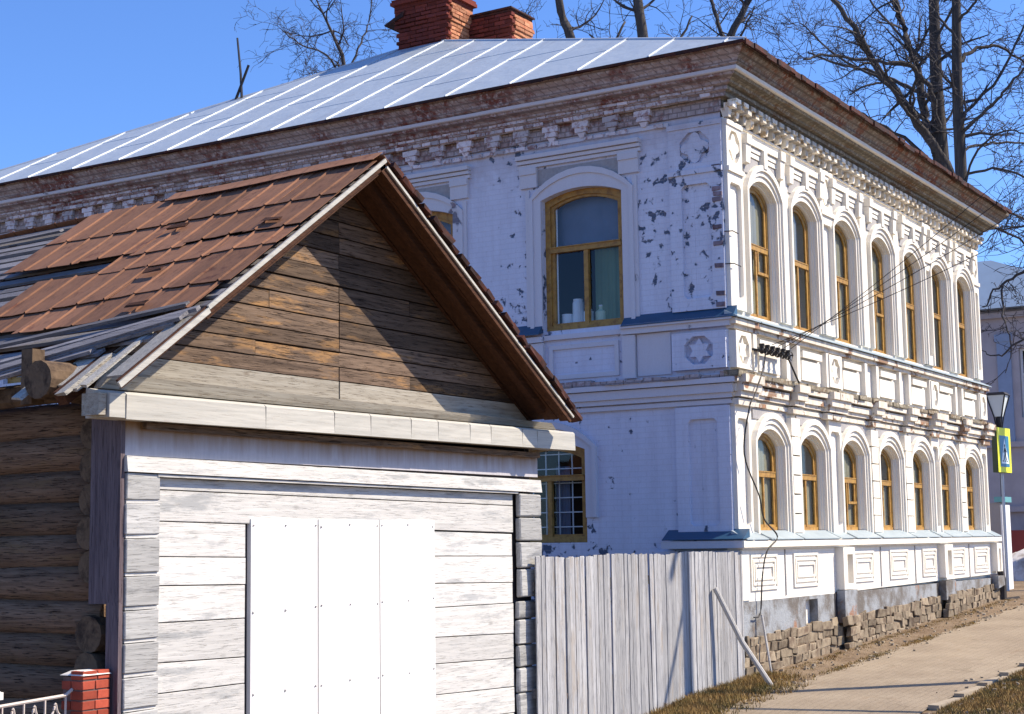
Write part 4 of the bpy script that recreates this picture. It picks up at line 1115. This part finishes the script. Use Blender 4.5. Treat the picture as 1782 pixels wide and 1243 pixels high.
# patches and debris along sheets
for (y, t_) in ((.2, 2.62), (-.2, 1.2), (1.1, .9), (.6, 1.9)):
    b = MB(); rbox(b, RPL, y, y + .22, t_, t_ + .07, .05, .06, .02); b.build('rust_flake', M['soffit'], G)
# --- right slope: boards seen from below, covering
for k, (y0, y1) in enumerate(((-.48, -.335), (-.33, -.17), (-.165, -.0), (.01, .2), (.21, .5))):
    b = MB(); rbox(b, RPR, y0, y1, .02, 3.93 + random.uniform(-.04, .04), -.06 - .006 * (k % 2), -.035, .004); b.build('soffit_board', M['soffit'], G)
    b = MB(); rbox(b, RPL, y0, y1, .06, 2.8, -.095 - .006 * (k % 2), -.07, .004); b.build('soffit_board', M['soffit'], G)
b = MB(); rbox(b, RPR, -.30, -.22, .05, 3.7, -.14, -.066); b.build('soffit_batten', M['soffit'], G)
rsheet(RPR, -.5, 6, -.02, 1.35, .03); rsheet(RPR, -.49, 6, 1.3, 2.7, .02); rsheet(RPR, -.50, 6, 2.65, 3.98, .01)
y = 0
for k in range(22):   # ragged ends of covering over right verge
    t_ = .1 + k * .18; b = MB(); rbox(b, RPR, -.53 - random.uniform(0, .03), -.4, t_, t_ + random.uniform(.12, .22), .0, .035 + random.uniform(0, .03), .012); b.build('verge_scrap', M['roof_edge'], G)
# barge boards and white strips
b = MB(); rbox(b, RPL, -.505, -.482, -.0, 3.88, -.07, -.0); b.build('barge_board', M['soffit'], G)
b = MB(); rbox(b, RPL, -.525, -.506, .0, 2.78, -.028, .006); rbox(b, RPL, -.525, -.506, 2.785, 3.90, -.052, -.010); b.build('verge_strip', M['white_ledge'], G)
b = MB(); rbox(b, RPR, -.505, -.482, .0, 3.92, -.12, -.03); b.build('barge_board', M['soffit'], G)
b = MB(); rbox(b, RPR, -.525, -.506, .05, 3.92, -.062, -.038); b.build('verge_strip', M['white_ledge'], G)
b = MB(); rbox(b, RPR, -.50, -.47, .0, 3.9, -.20, -.125)
# ================================================================== FENCE
F = thing('board_fence', 'tall fence of weathered grey vertical boards between the shed and the house', 'fence', (-2.6, -.13, -.3))
x = -5.44; yf = -.15
while x < -.14:
    w = random.choice((.075, .09, .105, .12, .08)); x1 = min(x + w, -.12)
    zt = 1.655 + random.uniform(-.008, .008) + .01 * sin(x * 3); lean = random.uniform(-.010, .010)
    gap = random.choice((.002, .003, .004, .010))
    if -2.95 < x < -2.85: lean = -.035; gap = .05
    zb = gz((x + x1) / 2, 0) - .08; yy = yf + random.uniform(-.012, .008)
    b = MB(); b.hexa([(x - lean * .5, yy, zb), (x1 - lean * .5, yy + random.uniform(-.006, .006), zb), (x1 - lean * .5, yy + .014, zb), (x - lean * .5, yy + .014, zb), (x + lean, yy, zt), (x1 + lean, yy + random.uniform(-.006, .006), zt + random.uniform(-.012, .012)), (x1 + lean, yy + .014, zt), (x + lean, yy + .014, zt)])
    b.build('fence_board', M['fence'], F); x = x1 + gap
for z in (.25, 1.35):
    b = MB(); b.box(-5.4, -.12, -.10, -.05, z - .05, z + .05); b.build('fence_rail', M['fence_dark'], F)
for x in (-4.9, -3.2, -1.5):
    b = MB(); b.box(x, x + .1, -.048, .05, -.8, 1.6); b.build('fence_post', M['fence_dark'], F)
t = MB(); t.tube([(-.66, -.80, -.14), (-.9, -.45, .52), (-1.12, -.20, 1.20)], [.036, .035, .034], 8)
tag(t.build('leaning_pole', M['post_pale']), 'pale slender pole leaning against the right end of the grey fence', 'pole')
# utility pole whose shadow falls on the walkway and fence
U = thing('utility_pole', 'wooden utility pole with a slanting brace, standing across the walkway', 'utility pole', (1.84, -5.3, 0))
b = MB(); b.tube([(1.84, -5.3, -.3), (1.84, -5.3, 4), (1.84, -5.3, 8.6)], [.12, .11, .09], 12); b.build('pole', M['bark'], U)
b = MB(); b.tube([(-2.2, -4.68, -.4), (1.80, -5.25, 7.25)], [.04, .035], 8); b.build('brace', M['bark'], U)
b = MB(); b.box(1.80, 1.88, -5.9, -4.7, 8.2, 8.3); b.build('crossarm', M['bark'], U)
WDESC = ['topmost', 'second', 'third', 'lowest']
for k in range(4):
    a = Vector((.9 + .19 * k, -.30, 4.52)); e = Vector((1.80, -5.22, 8.1 - .5 * k)); pts = []
    a = Vector((.84 + .22 * (3 - k), -.28, 4.50)); 
    for q in range(17):
        u = q / 16; p = a.lerp(e, u); p.z -= 4 * .12 * u * (1 - u); pts.append(p)
    b = MB(); b.tube(pts, .005, 4)
    tag(b.build('overhead_wire', M['rubber']), WDESC[k] + ' of the thin black wires running from the insulator rack up to the right', 'wire', 'wires from the insulator rack')
# ================================================================== brick pillars with iron fence, lower left
def pillar(name, label, x0, x1, y0, y1, zb, zt, capk):
    P_ = thing(name, label, 'pillar', ((x0 + x1) / 2, (y0 + y1) / 2, zb))
    MB().box(x0 + .008, x1 - .008, y0 + .008, y1 - .008, zb, zt - .01).build('mortar_core', M['mortar'], P_)
    z = zb + .03; r = 0
    while z < zt:
        if z > -.5:
            for (a0, a1) in (((x0, x0 + .115), (x0 + .123, x1)) if r % 2 else ((x0, x1 - .123), (x1 - .115, x1))):
                MB().box(a0, a1, y0, y0 + .12, z - .030, z + .030, .002).build('brick', M['pillar_brick'], P_, bevel=.003)
            if r % 2: MB().box(x0, x0 + .115, y0 + .128, y1, z - .030, z + .030, .002).build('brick', M['pillar_brick'], P_, bevel=.003)
            else: MB().box(x0, x0 + .115, y0 + .128, (y0 + y1) / 2, z - .030, z + .030, .002).build('brick', M['pillar_brick'], P_, bevel=.003)
        z += .071; r += 1
    return P_
P1 = pillar('brick_pillar', 'short red brick pillar with lumpy mortar top against the shaded corner casing of the shed', -11.50, -11.24, .02, .24, -.55, .90, 0)
b = MB(); b.hexa([(-11.51, .01, .90), (-11.23, .01, .90), (-11.23, .25, .90), (-11.51, .25, .90), (-11.47, .04, .935), (-11.28, .05, .925), (-11.28, .2, .93), (-11.45, .2, .93)]); b.build('mortar_cap', M['white_cap'], P1)
P2 = pillar('brick_pillar', 'red brick pillar with a pale pyramid cap at the left edge of the photo', -12.60, -12.27, .02, .30, -.55, .80, 1)
b = MB(); b.hexa([(-12.63, -.01, .80), (-12.24, -.01, .80), (-12.24, .33, .80), (-12.63, .33, .80), (-12.63, -.01, .85), (-12.24, -.01, .85), (-12.24, .33, .85), (-12.63, .33, .85)])
b.hexa([(-12.62, .0, .851), (-12.25, .0, .851), (-12.25, .32, .851), (-12.62, .32, .851), (-12.52, .12, .94), (-12.35, .12, .94), (-12.35, .2, .94), (-12.52, .2, .94)]); b.build('pillar_cap', M['white_cap'], P2)
I = thing('iron_fence', 'low beige wrought iron fence with pointed arches between the two brick pillars', 'fence', (-11.8, .13, -.5))
b = MB(); b.tube([(-12.27, .13, .735), (-11.56, .13, .765), (-11.50, .13, .80)], .013, 6); b.build('top_rail', M['iron_beige'], I)
b = MB(); b.tube([(-12.27, .13, .1), (-11.50, .13, .12)], .013, 6); b.build('bottom_rail', M['iron_beige'], I)
for k in range(4):
    x = -12.13 + k * .19; zt = .735 + (x + 12.17) * .05
    b = MB(); b.tube([(x, .13, .1), (x, .13, zt)], .008, 5); b.build('bar', M['iron_beige'], I)
    if k < 3:
        c = x + .095; b = MB()
        b.tube(curve_pts([(x + .012, .13, .15), (x + .012, .13, .50), (x + .03, .13, .60), (c - .02, .13, .655), (c, .13, .715), (c + .02, .13, .655), (x + .16, .13, .60), (x + .178, .13, .50), (x + .178, .13, .15)], 4), .009, 5); b.build('pointed_arch', M['iron_beige'], I)

# ================================================================== FAR RIGHT
N_ = thing('neighbour_house', 'lilac-grey plastered house with blue-grey roof at the right edge behind the street lamp', 'house', (24, 0, .74))
T2 = lambda s, d, z: (24 - d, s, z)
b = MB(T2); hol = [[(1.35, 5.0), (2.05, 5.0), (2.05, 6.9), (1.35, 6.9)], [(1.35, 1.9), (2.05, 1.9), (2.05, 3.6), (1.35, 3.6)]]
b.poly([(-.4, .3), (13, .3), (13, 8.0), (-.4, 8.0)], hol, -.4, 0); b.build('wall', M['wall_far'], N_)
b = MB(); b.box(24.01, 34, -.4, -.05, .3, 8.0); b.box(24.41, 34, 12.6, 13, .3, 8); b.build('wall', M['wall_far'], N_)
for z0, z1 in ((5.0, 6.9), (1.9, 3.6)):
    b = MB(T2); b.band([(1.42, z0 + .07), (1.42, z1 - .07), (1.98, z1 - .07), (1.98, z0 + .07)], [(1.36, z0 + .01), (1.36, z1 - .01), (2.04, z1 - .01), (2.04, z0 + .01)], -.2, -.12, closed=True)
    b.box(1.42, 1.98, -.19, -.13, (z0 + z1) / 2 + .2, (z0 + z1) / 2 + .26); w_ = b.build('window', M['pier_white'], N_)
    MB(T2).box(1.37, 2.03, -.17, -.16, z0, z1).build('pane', M['glass'], w_); MB(T2).box(1.3, 2.1, -.42, -.4, z0, z1).build('dark_backing', M['dark_room'], w_)
b = MB(T2); b.box(2.25, 2.62, 0, .07, 4.2, 7.1); b.box(2.2, 2.66, 0, .10, 7.1, 7.3); b.build('pilaster', simple('blue_grey_plaster', (.30, .38, .52), .9), N_)
b = MB(T2); b.box(-.4, 13, 0, .1, 4.2, 4.35); b.box(-.4, 13, 0, .12, 2.45, 2.6); b.box(-.4, 13, 0, .18, 7.75, 7.9); b.build('string_course', M['wall_far'], N_)
b = MB(); b.hexa([(23.5, -.9, 7.98), (34, -.9, 7.98), (34, 13.4, 7.98), (23.5, 13.4, 7.98), (27.2, 3.5, 9.95), (34, 3.5, 9.95), (34, 9, 9.95), (27.2, 9, 9.95)]); b.build('roof', M['roof_far'], N_)
b = MB(T2); b.box(1.55, 1.95, 0.02, .10, .9, 2.7); b.build('door', M['blue_paint'], N_)
b = MB(); b.box(23.0, 23.05, -.5, 2.4, .74, 1.95); tag(b.build('red_fence', M['red_paint']), 'low dark red fence panel at the right edge in front of the far lilac house', 'fence')
b = MB()
sn = MB(); pts = [(0, 0)]
vs = []; fs = []
for i in range(9):
    for j in range(13):
        u, v_ = i / 8, j / 12; r_ = max(0, 1 - (2 * u - 1) ** 2) * max(0, 1 - (2 * v_ - 1) ** 2)
        vs.append((20.6 + 1.7 * u, .0 + 2.4 * v_, .66 + .85 * sqrt(r_) * random.uniform(.75, 1.1)))
for i in range(8):
    for j in range(12): a = i * 13 + j; fs.append((a, a + 13, a + 14, a + 1))
sn.add(vs, fs); tag(sn.build('snow_pile', M['snow'], smooth=True, fix=False), 'dirty white heap of old snow at the right edge beyond the pale gate pier', 'snow pile')
# gate pier
Q = thing('gate_pier', 'tall pier, white, its side coloured as shaded, beyond the far end of the house', 'pier', (16.7, .8, .63))
b = MB(); b.box(16.3, 16.95, .74, 3.2, .4, 2.55); b.build('body', M['pier'], Q)
b = MB(); b.box(16.29, 16.97, .70, .738, .5, 2.50); b.build('front_face', M['pier_white'], Q)
b = MB(); b.box(16.25, 17.0, .66, .85, 2.56, 2.68); b.build('cap', M['teal'], Q)
b = MB(T=TW); b.box(16.28, 16.30, .78, 3.2, 1.72, 1.735); b.box(16.28, 16.30, .78, 3.2, 1.15, 1.165); b.build('joint', M['mortar'], Q)
# crosswalk sign
ang = radians(-6)
def TSg(s, d, z):
    ux, uy = cos(ang), sin(ang); return (15.6 + ux * s + uy * d, .60 + uy * s - ux * d, z)
K = thing('crosswalk_sign', 'yellow framed blue pedestrian crossing sign on a grey pole beyond the house corner', 'road sign', (15.9, .4, .6))
b = MB(); b.tube([TSg(.42, -.03, .55), TSg(.42, -.03, 3.2)], .035, 10); b.build('pole', M['pole_grey'], K)
b = MB(TSg); b.box(0, .80, -.07, .05, 3.20, 4.20, .0); b.build('box', M['sign_dark'], K)
b = MB(TSg); b.box(0.005, .795, .051, .058, 3.205, 4.195); yb = b.build('yellow_board', M['sign_yellow'], K)
b = MB(TSg); b.box(.13, .67, .059, .064, 3.33, 4.02); b.build('blue_square', M['sign_blue'], yb)
b = MB(TSg); b.poly([(.17, 3.40), (.63, 3.40), (.40, 3.97)], [], .065, .068); b.build('white_triangle', M['sign_white'], yb)
b = MB(TSg); b.poly(octo(.40, 3.80, .03, .035), [], .069, .072)
for q in ([(.38, 3.76), (.43, 3.76), (.44, 3.62), (.37, 3.62)], [(.38, 3.62), (.42, 3.62), (.34, 3.48), (.30, 3.48)], [(.40, 3.62), (.44, 3.62), (.49, 3.48), (.45, 3.48)], [(.38, 3.75), (.39, 3.70), (.32, 3.64), (.31, 3.66)], [(.43, 3.75), (.43, 3.70), (.49, 3.65), (.50, 3.67)]):
    b.poly(q, [], .069, .072)
for q in range(3): b.box(.24 + q * .12, .30 + q * .12, .069, .072, 3.445, 3.47)
b.build('pedestrian_figure', M['rubber'], yb)
# street lamp
lx, ly = 18.2, 1.16
S_ = thing('street_lamp', 'old-style street lamp with tapered glass lantern rising above the yellow sign', 'street lamp', (lx, ly, .66))
b = MB(); b.tube([(lx, ly, .6), (lx, ly, 1.5), (lx, ly, 4.4)], [.07, .05, .04], 10); b.build('post', M['iron_dark'], S_)
zt, zb2 = 5.12, 4.62
b = MB(); b.hexa([(lx - .08, ly - .08, zb2), (lx + .08, ly - .08, zb2), (lx + .08, ly + .08, zb2), (lx - .08, ly + .08, zb2), (lx - .2, ly - .2, zt), (lx + .2, ly - .2, zt), (lx + .2, ly + .2, zt), (lx - .2, ly + .2, zt)]); b.build('lantern_glass', M['lamp_glass'], S_)
b = MB()
for sx in (-1, 1):
    for sy in (-1, 1): b.tube([(lx + sx * .05, ly + sy * .05, 4.35), (lx + sx * .09, ly + sy * .09, zb2), (lx + sx * .215, ly + sy * .215, zt)], .018, 5)
b.hexa([(lx - .24, ly - .24, zt + .01), (lx + .24, ly - .24, zt + .01), (lx + .24, ly + .24, zt + .01), (lx - .24, ly + .24, zt + .01), (lx - .18, ly - .18, zt + .07), (lx + .18, ly - .18, zt + .07), (lx + .18, ly + .18, zt + .07), (lx - .18, ly + .18, zt + .07)])
b.tube([(lx, ly, 4.4), (lx, ly, 4.75)], .05, 8); b.build('lantern_frame', M['iron_dark'], S_)
b = MB(); b.tube([(16.8, .3, .62), (16.95, -.12, 3.0)], .03, 8)
tag(MB().tube([(20.0, .35, .7), (19.9, .62, 3.1)], .035, 8).build('dark_pole', M['iron_dark']), 'thin dark leaning pole at the right edge beside the yellow sign', 'pole')
# broken downpipe stump at the far house corner
b = MB(); b.tube([(12.66, -.16, .5), (12.62, -.2, .95), (12.6, -.1, 1.5)], [.10, .07, .05], 8); b.tube([(12.62, -.2, .5), (12.95, -.42, .56)], [.07, .04], 8)
tag(b.build('downpipe_stump', M['bark']), 'dark crooked stump of a pipe at the foot of the far house corner', 'pipe')
# low street behind far right
b = MB(); 
# ================================================================== TREES
def grow(b, tw, p, d, L, r, depth, rr):
    n = max(3, int(L / .22)); pts = [p.copy()]; rad = [r]
    cur = p.copy(); dd = d.copy(); kids = []
    for i in range(n):
        dd = (dd + Vector((rr.gauss(0, .22), rr.gauss(0, .22), rr.gauss(0, .18)))).normalized()
        cur = cur + dd * (L / n); pts.append(cur.copy()); rad.append(max(.0052, r * (1 - .7 * (i + 1) / n)))
        kids.append((cur.copy(), dd.copy(), rad[-1]))
    (b if r > .03 else tw).tube(pts, rad, 6 if r > .04 else 3, cap=False)
    if depth <= 0: return
    for (q, e, rk) in kids:
        for _ in range(1 if rr.random() < .7 else 2):
            if rr.random() < .20: continue
            ax = Vector((rr.gauss(0, 1), rr.gauss(0, 1), rr.gauss(0, .8))).normalized()
            nd = (e * .5 + ax * .8 + Vector((0, 0, .12))).normalized()
            grow(b, tw, q, nd, L * rr.uniform(.28, .55), max(.008, rk * .6), depth - 1, rr)
def tree(name, label, base, trunk, limbs, seed, dens=1, Lk=1.0, group=None, depth=2, cat='tree'):
    rr = random.Random(seed)
    T_ = thing(name, label, cat, base, group)
    _d = (Vector(trunk[-1][0]) - Vector(trunk[-2][0])).normalized(); _p, _r = Vector(trunk[-1][0]), trunk[-1][1]
    trunk = trunk + [(tuple(_p + _d * 1.6 + Vector((.15, .1, 0))), _r * .55), (tuple(_p + _d * 3.2 + Vector((-.1, .2, 0))), .012)]
    b = MB(); pts = curve_pts([p for p, _ in trunk], 4); n0 = len(trunk)
    rad = []
    for i in range(len(pts)):
        u = i / (len(pts) - 1) * (n0 - 1); k = min(int(u), n0 - 2); rad.append(trunk[k][1] + (trunk[k + 1][1] - trunk[k][1]) * (u - k))
    rad = [r * .85 for r in rad]; b.tube(pts, rad, 10); b.build('trunk', M['bark'], T_, smooth=True)
    tw = MB()
    for pts0, r0, r1 in limbs + [([p for p, _ in trunk[1:]], trunk[1][1], trunk[-1][1])]:
        is_tr = pts0[0] == trunk[1][0]
        pts = curve_pts(pts0, 5); n = len(pts)
        rad = [.8 * (r0 + (r1 - r0) * i / (n - 1)) for i in range(n)]
        lb = tw if is_tr else MB()
        if not is_tr: lb.tube([p + Vector((rr.gauss(0, .02), rr.gauss(0, .02), rr.gauss(0, .02))) for p in pts], rad, 8)
        for i in range(max(2, n // 4), n):
            if rr.random() < .48 * dens:
                e = (pts[i] - pts[i - 1]).normalized()
                for _ in range(2 if rr.random() < .5 * dens else 1):
                    ax = Vector((rr.gauss(0, 1), rr.gauss(0, 1), rr.gauss(0, .7))).normalized()
                    nd = (e * .4 + ax * .9 + Vector((0, 0, .2))).normalized()
                    grow(lb, tw, pts[i], nd, rr.uniform(.9, 2.0) * Lk, max(.012, min(.05, rad[i] * .45)), depth, rr)
        if not is_tr: lb.build('limb', M['bark'], T_, fix=False, smooth=True)
    tw.build('twigs', M['twig'], T_, fix=False, kind='stuff')
    return T_
V = Vector
BR1 = [[17.61, -1.27, 8.48], [17.43, -.4, 8.28], [17.29, .21, 7.89], [17.16, .74, 7.55], [17.06, 1.11, 7.13]]
BR2 = [[17.17, .68, 7.57], [16.7, .51, 6.67], [16.73, .38, 6.13], [16.68, .59, 5.48]]
BR3 = [[16.49, -.78, 6.53], [16.3, .05, 6.19], [16.17, .57, 5.83], [16.08, .9, 5.98]]
BR4 = [[16.52, -.93, 9.53], [16.35, -.18, 8.8], [16.2, .43, 8.72], [16.1, .81, 8.35]]
def vv(l): return [tuple(p) for p in l]
tree('bare_tree', 'large bare tree with several forking stems rising behind the far end of the house roof', (18.8, 2.4, .7),
     [((18.8, 2.4, .6), .34), ((18.8, 2.38, 6), .28), ((18.79, 2.38, 10.2), .24), ((18.77, 2.43, 13.04), .19), ((18.78, 2.4, 15.5), .15), ((18.76, 2.45, 18), .10)],
     [(vv([[18.79, 2.36, 10.2], [18.83, 2.22, 10.81], [18.15, 2.75, 11.99], [17.5, 3.16, 12.85], [16.87, 3.49, 13.55], [16.29, 3.63, 14.07], [16.12, 4.12, 14.84], [15.52, 4.3, 15.56]]), .17, .05),
      (vv([[18.79, 2.4, 10.8], [18.72, 2.59, 11.65], [18.97, 2.82, 12.41], [19.21, 3.04, 13.7], [19.34, 3.31, 14.62], [19.46, 3.6, 15.72], [19.41, 3.76, 16.98]]), .17, .08),
      (vv([[18.78, 2.39, 11.56], [18.25, 2.43, 12.77], [17.69, 2.56, 13.16], [17.19, 2.82, 13.3], [16.33, 3.53, 13.27], [15.59, 4.13, 13.33], [14.93, 4.46, 13.08]]), .09, .03),
      (vv([[18.76, 2.47, 12.67], [19.52, 3.42, 13.39], [20.21, 4.55, 14.14], [20.39, 5.56, 14.6], [20.6, 6.44, 15.11]]), .08, .03),
      (vv([[18.5, 2.5, 11.2], [18.19, 2.63, 11.83], [17.39, 2.86, 12.2], [16.74, 2.92, 12.63], [16.22, 3.24, 12.62], [15.76, 3.66, 12.3]]), .07, .025),
      (vv([[18.7, 2.5, 11.0], [18.3, 3.4, 11.9], [17.9, 4.3, 12.5], [17.6, 5.2, 12.6]]), .07, .025),
      (vv([[18.7, 2.6, 12.0], [18.9, 3.8, 13.4], [18.9, 5.0, 14.3], [18.8, 6.0, 15.4]]), .06, .02), (vv([[18.5, 2.6, 13.6], [18.3, 3.6, 15.0], [18.2, 4.4, 16.3]]), .05, .02), (vv([[18.7, 2.4, 14.2], [18.5, 1.7, 15.2], [18.4, 1.2, 16.2]]), .05, .02)], 21, .95, .9)
tree('bare_tree', 'slender straight bare tree beside the forked one, its trunk dropping behind the roof corner', (16.96, 1.49, .65),
     [((16.95, 1.52, .5), .24), ((16.96, 1.49, 5), .21), ((16.97, 1.43, 10.06), .17), ((16.98, 1.42, 12.43), .15), ((17.0, 1.33, 15.11), .12), ((17.01, 1.29, 17.5), .08)],
     [(vv([[16.98, 1.42, 11.24], [16.66, .67, 11.68], [16.27, .16, 11.91], [15.89, -.37, 12.26], [15.51, -.96, 12.59]]), .06, .02),
      (vv([[16.99, 1.37, 12.99], [17.56, 1.17, 13.41], [18.2, .71, 13.61], [18.81, .3, 13.34], [19.41, -.07, 13.21]]), .07, .02),
      (vv([[16.98, 1.4, 10.89], [18.1, 1.08, 11.22], [19.27, .52, 11.38], [20.42, -.01, 11.25]]), .05, .02),
      (vv([[16.98, 1.4, 9.6], [18.1, .9, 9.6], [19.27, .32, 9.3], [20.42, -.2, 8.6]]), .05, .02),
      (vv([[17.0, 1.35, 12.28], [16.42, 1.57, 12.53], [15.85, 1.71, 13.03]]), .05, .02),
      (vv([[16.99, 1.37, 13.55], [17.38, 1.84, 14.32], [17.79, 2.22, 14.8]]), .05, .02),
      (vv([[16.98, 1.4, 8.9], [17.3, .6, 8.9], [17.9, -.1, 8.3], [18.6, -.7, 7.6]]), .045, .02), (vv([[16.98, 1.4, 11.7], [17.3, .5, 12.6], [17.6, -.1, 13.9], [17.8, -.5, 15]]), .05, .02), (vv([[16.98, 1.4, 10.3], [17.0, .5, 10.3], [17.2, -.3, 9.9], [17.3, -.9, 10.0]]), .045, .018), (vv([[16.98, 1.4, 9.9], [16.5, .9, 10.7], [16.2, .2, 11.0], [15.9, -.3, 10.8]]), .04, .018),
      (vv([[17.0, 1.35, 13.98], [16.63, .79, 14.32], [16.25, .26, 14.93]]), .05, .02)], 22, 1.15, .8)
tree('bare_tree', 'bare branches reaching in from the right edge across the far lilac wall', (17.6, -1.6, .65),
     [((17.6, -1.6, .5), .22), ((17.5, -1.6, 4), .18), ((17.3, -1.5, 6.5), .12), ((17.2, -1.5, 9), .06)],
     [(vv([[17.4, -1.5, 6.0], BR1[0], BR1[1], BR1[2], BR1[3], BR1[4]]), .08, .02), (vv(BR2), .035, .012), (vv([[17.45, -1.5, 4.6]] + BR3), .05, .012), (vv([[17.3, -1.5, 7.3]] + BR4), .05, .012)], 23, .8, .42, None, 2)
tree('bare_tree', 'bare tree with an upright double trunk just right of the chimneys', (18.7, 12.8, .7),
     [((18.7, 12.9, .5), .3), ((18.7, 12.85, 9), .24), ((18.72, 12.83, 15.47), .17), ((18.56, 13.12, 17.0), .14), ((18.4, 13.3, 19), .1)],
     [(vv([[18.7, 12.83, 14.5], [19.6, 12.3, 15.6], [20.3, 12.0, 17.0]]), .09, .04), (vv([[18.7, 12.9, 14.6], [18.1, 13.6, 15.6], [17.6, 14.0, 16.8]]), .08, .03)], 24, 1, .9)
tree('bare_tree', 'bare tree with a straight thick trunk above the middle of the roof ridge', (18.8, 10.5, .7),
     [((18.8, 10.5, .5), .3), ((18.8, 10.55, 9), .26), ((18.79, 10.57, 14.92), .19), ((18.72, 10.72, 16.92), .16), ((18.6, 10.8, 19), .1)],
     [(vv([[18.8, 10.6, 14.6], [19.4, 10.0, 15.4], [19.9, 9.6, 16.6]]), .08, .03), (vv([[18.8, 10.6, 14.4], [18.2, 11.2, 15.1], [17.8, 11.8, 15.9]]), .08, .03)], 25, 1.1, .9)
tree('bare_tree', 'bare tree forking into two slanting limbs above the right end of the roof ridge', (18.8, 8.2, .7),
     [((18.75, 8.3, .5), .26), ((18.8, 8.25, 8), .22), ((18.8, 8.2, 14.4), .15), ((18.89, 7.99, 15.46), .12), ((19.05, 7.61, 16.24), .10), ((19.3, 7.1, 18), .07)],
     [(vv([[18.82, 8.2, 14.7], [18.85, 8.15, 15.22], [19.17, 8.6, 16.3], [19.51, 9.07, 17.5]]), .09, .05), (vv([[18.8, 8.2, 14.3], [18.4, 7.5, 15.2], [18.0, 6.9, 15.8]]), .06, .02), (vv([[18.8, 8.2, 14.0], [18.7, 7.2, 14.3], [18.5, 6.2, 14.2]]), .05, .02)], 26, 1.1, .85)
tree('bare_tree', 'small bare treetop showing above the left slope of the metal roof', (20.0, 21.8, .7),
     [((20.0, 21.8, .5), .25), ((19.95, 21.8, 9), .2), ((19.93, 21.85, 15.2), .12), ((19.82, 22.0, 17.37), .08), ((19.71, 22.14, 17.95), .07), ((19.3, 22.6, 19.3), .03)],
     [(vv([[19.9, 21.9, 15.9], [19.88, 21.93, 16.61], [19.09, 22.12, 17.49], [18.24, 22.38, 17.6], [17.45, 22.54, 17.89]]), .06, .02),
      (vv([[19.85, 21.95, 16.8], [20.5, 21.93, 18.0], [21.13, 21.93, 19.2], [21.19, 21.85, 20.2]]), .05, .02),
      (vv([[19.9, 21.9, 15.6], [19.0, 22.0, 16.3], [18.2, 22.3, 16.4]]), .05, .02)], 27, 1.2, .8)
print('TRIS approx', sum(len(o.data.polygons) for o in SC.objects if o.type == 'MESH'), 'objs', len(SC.objects))
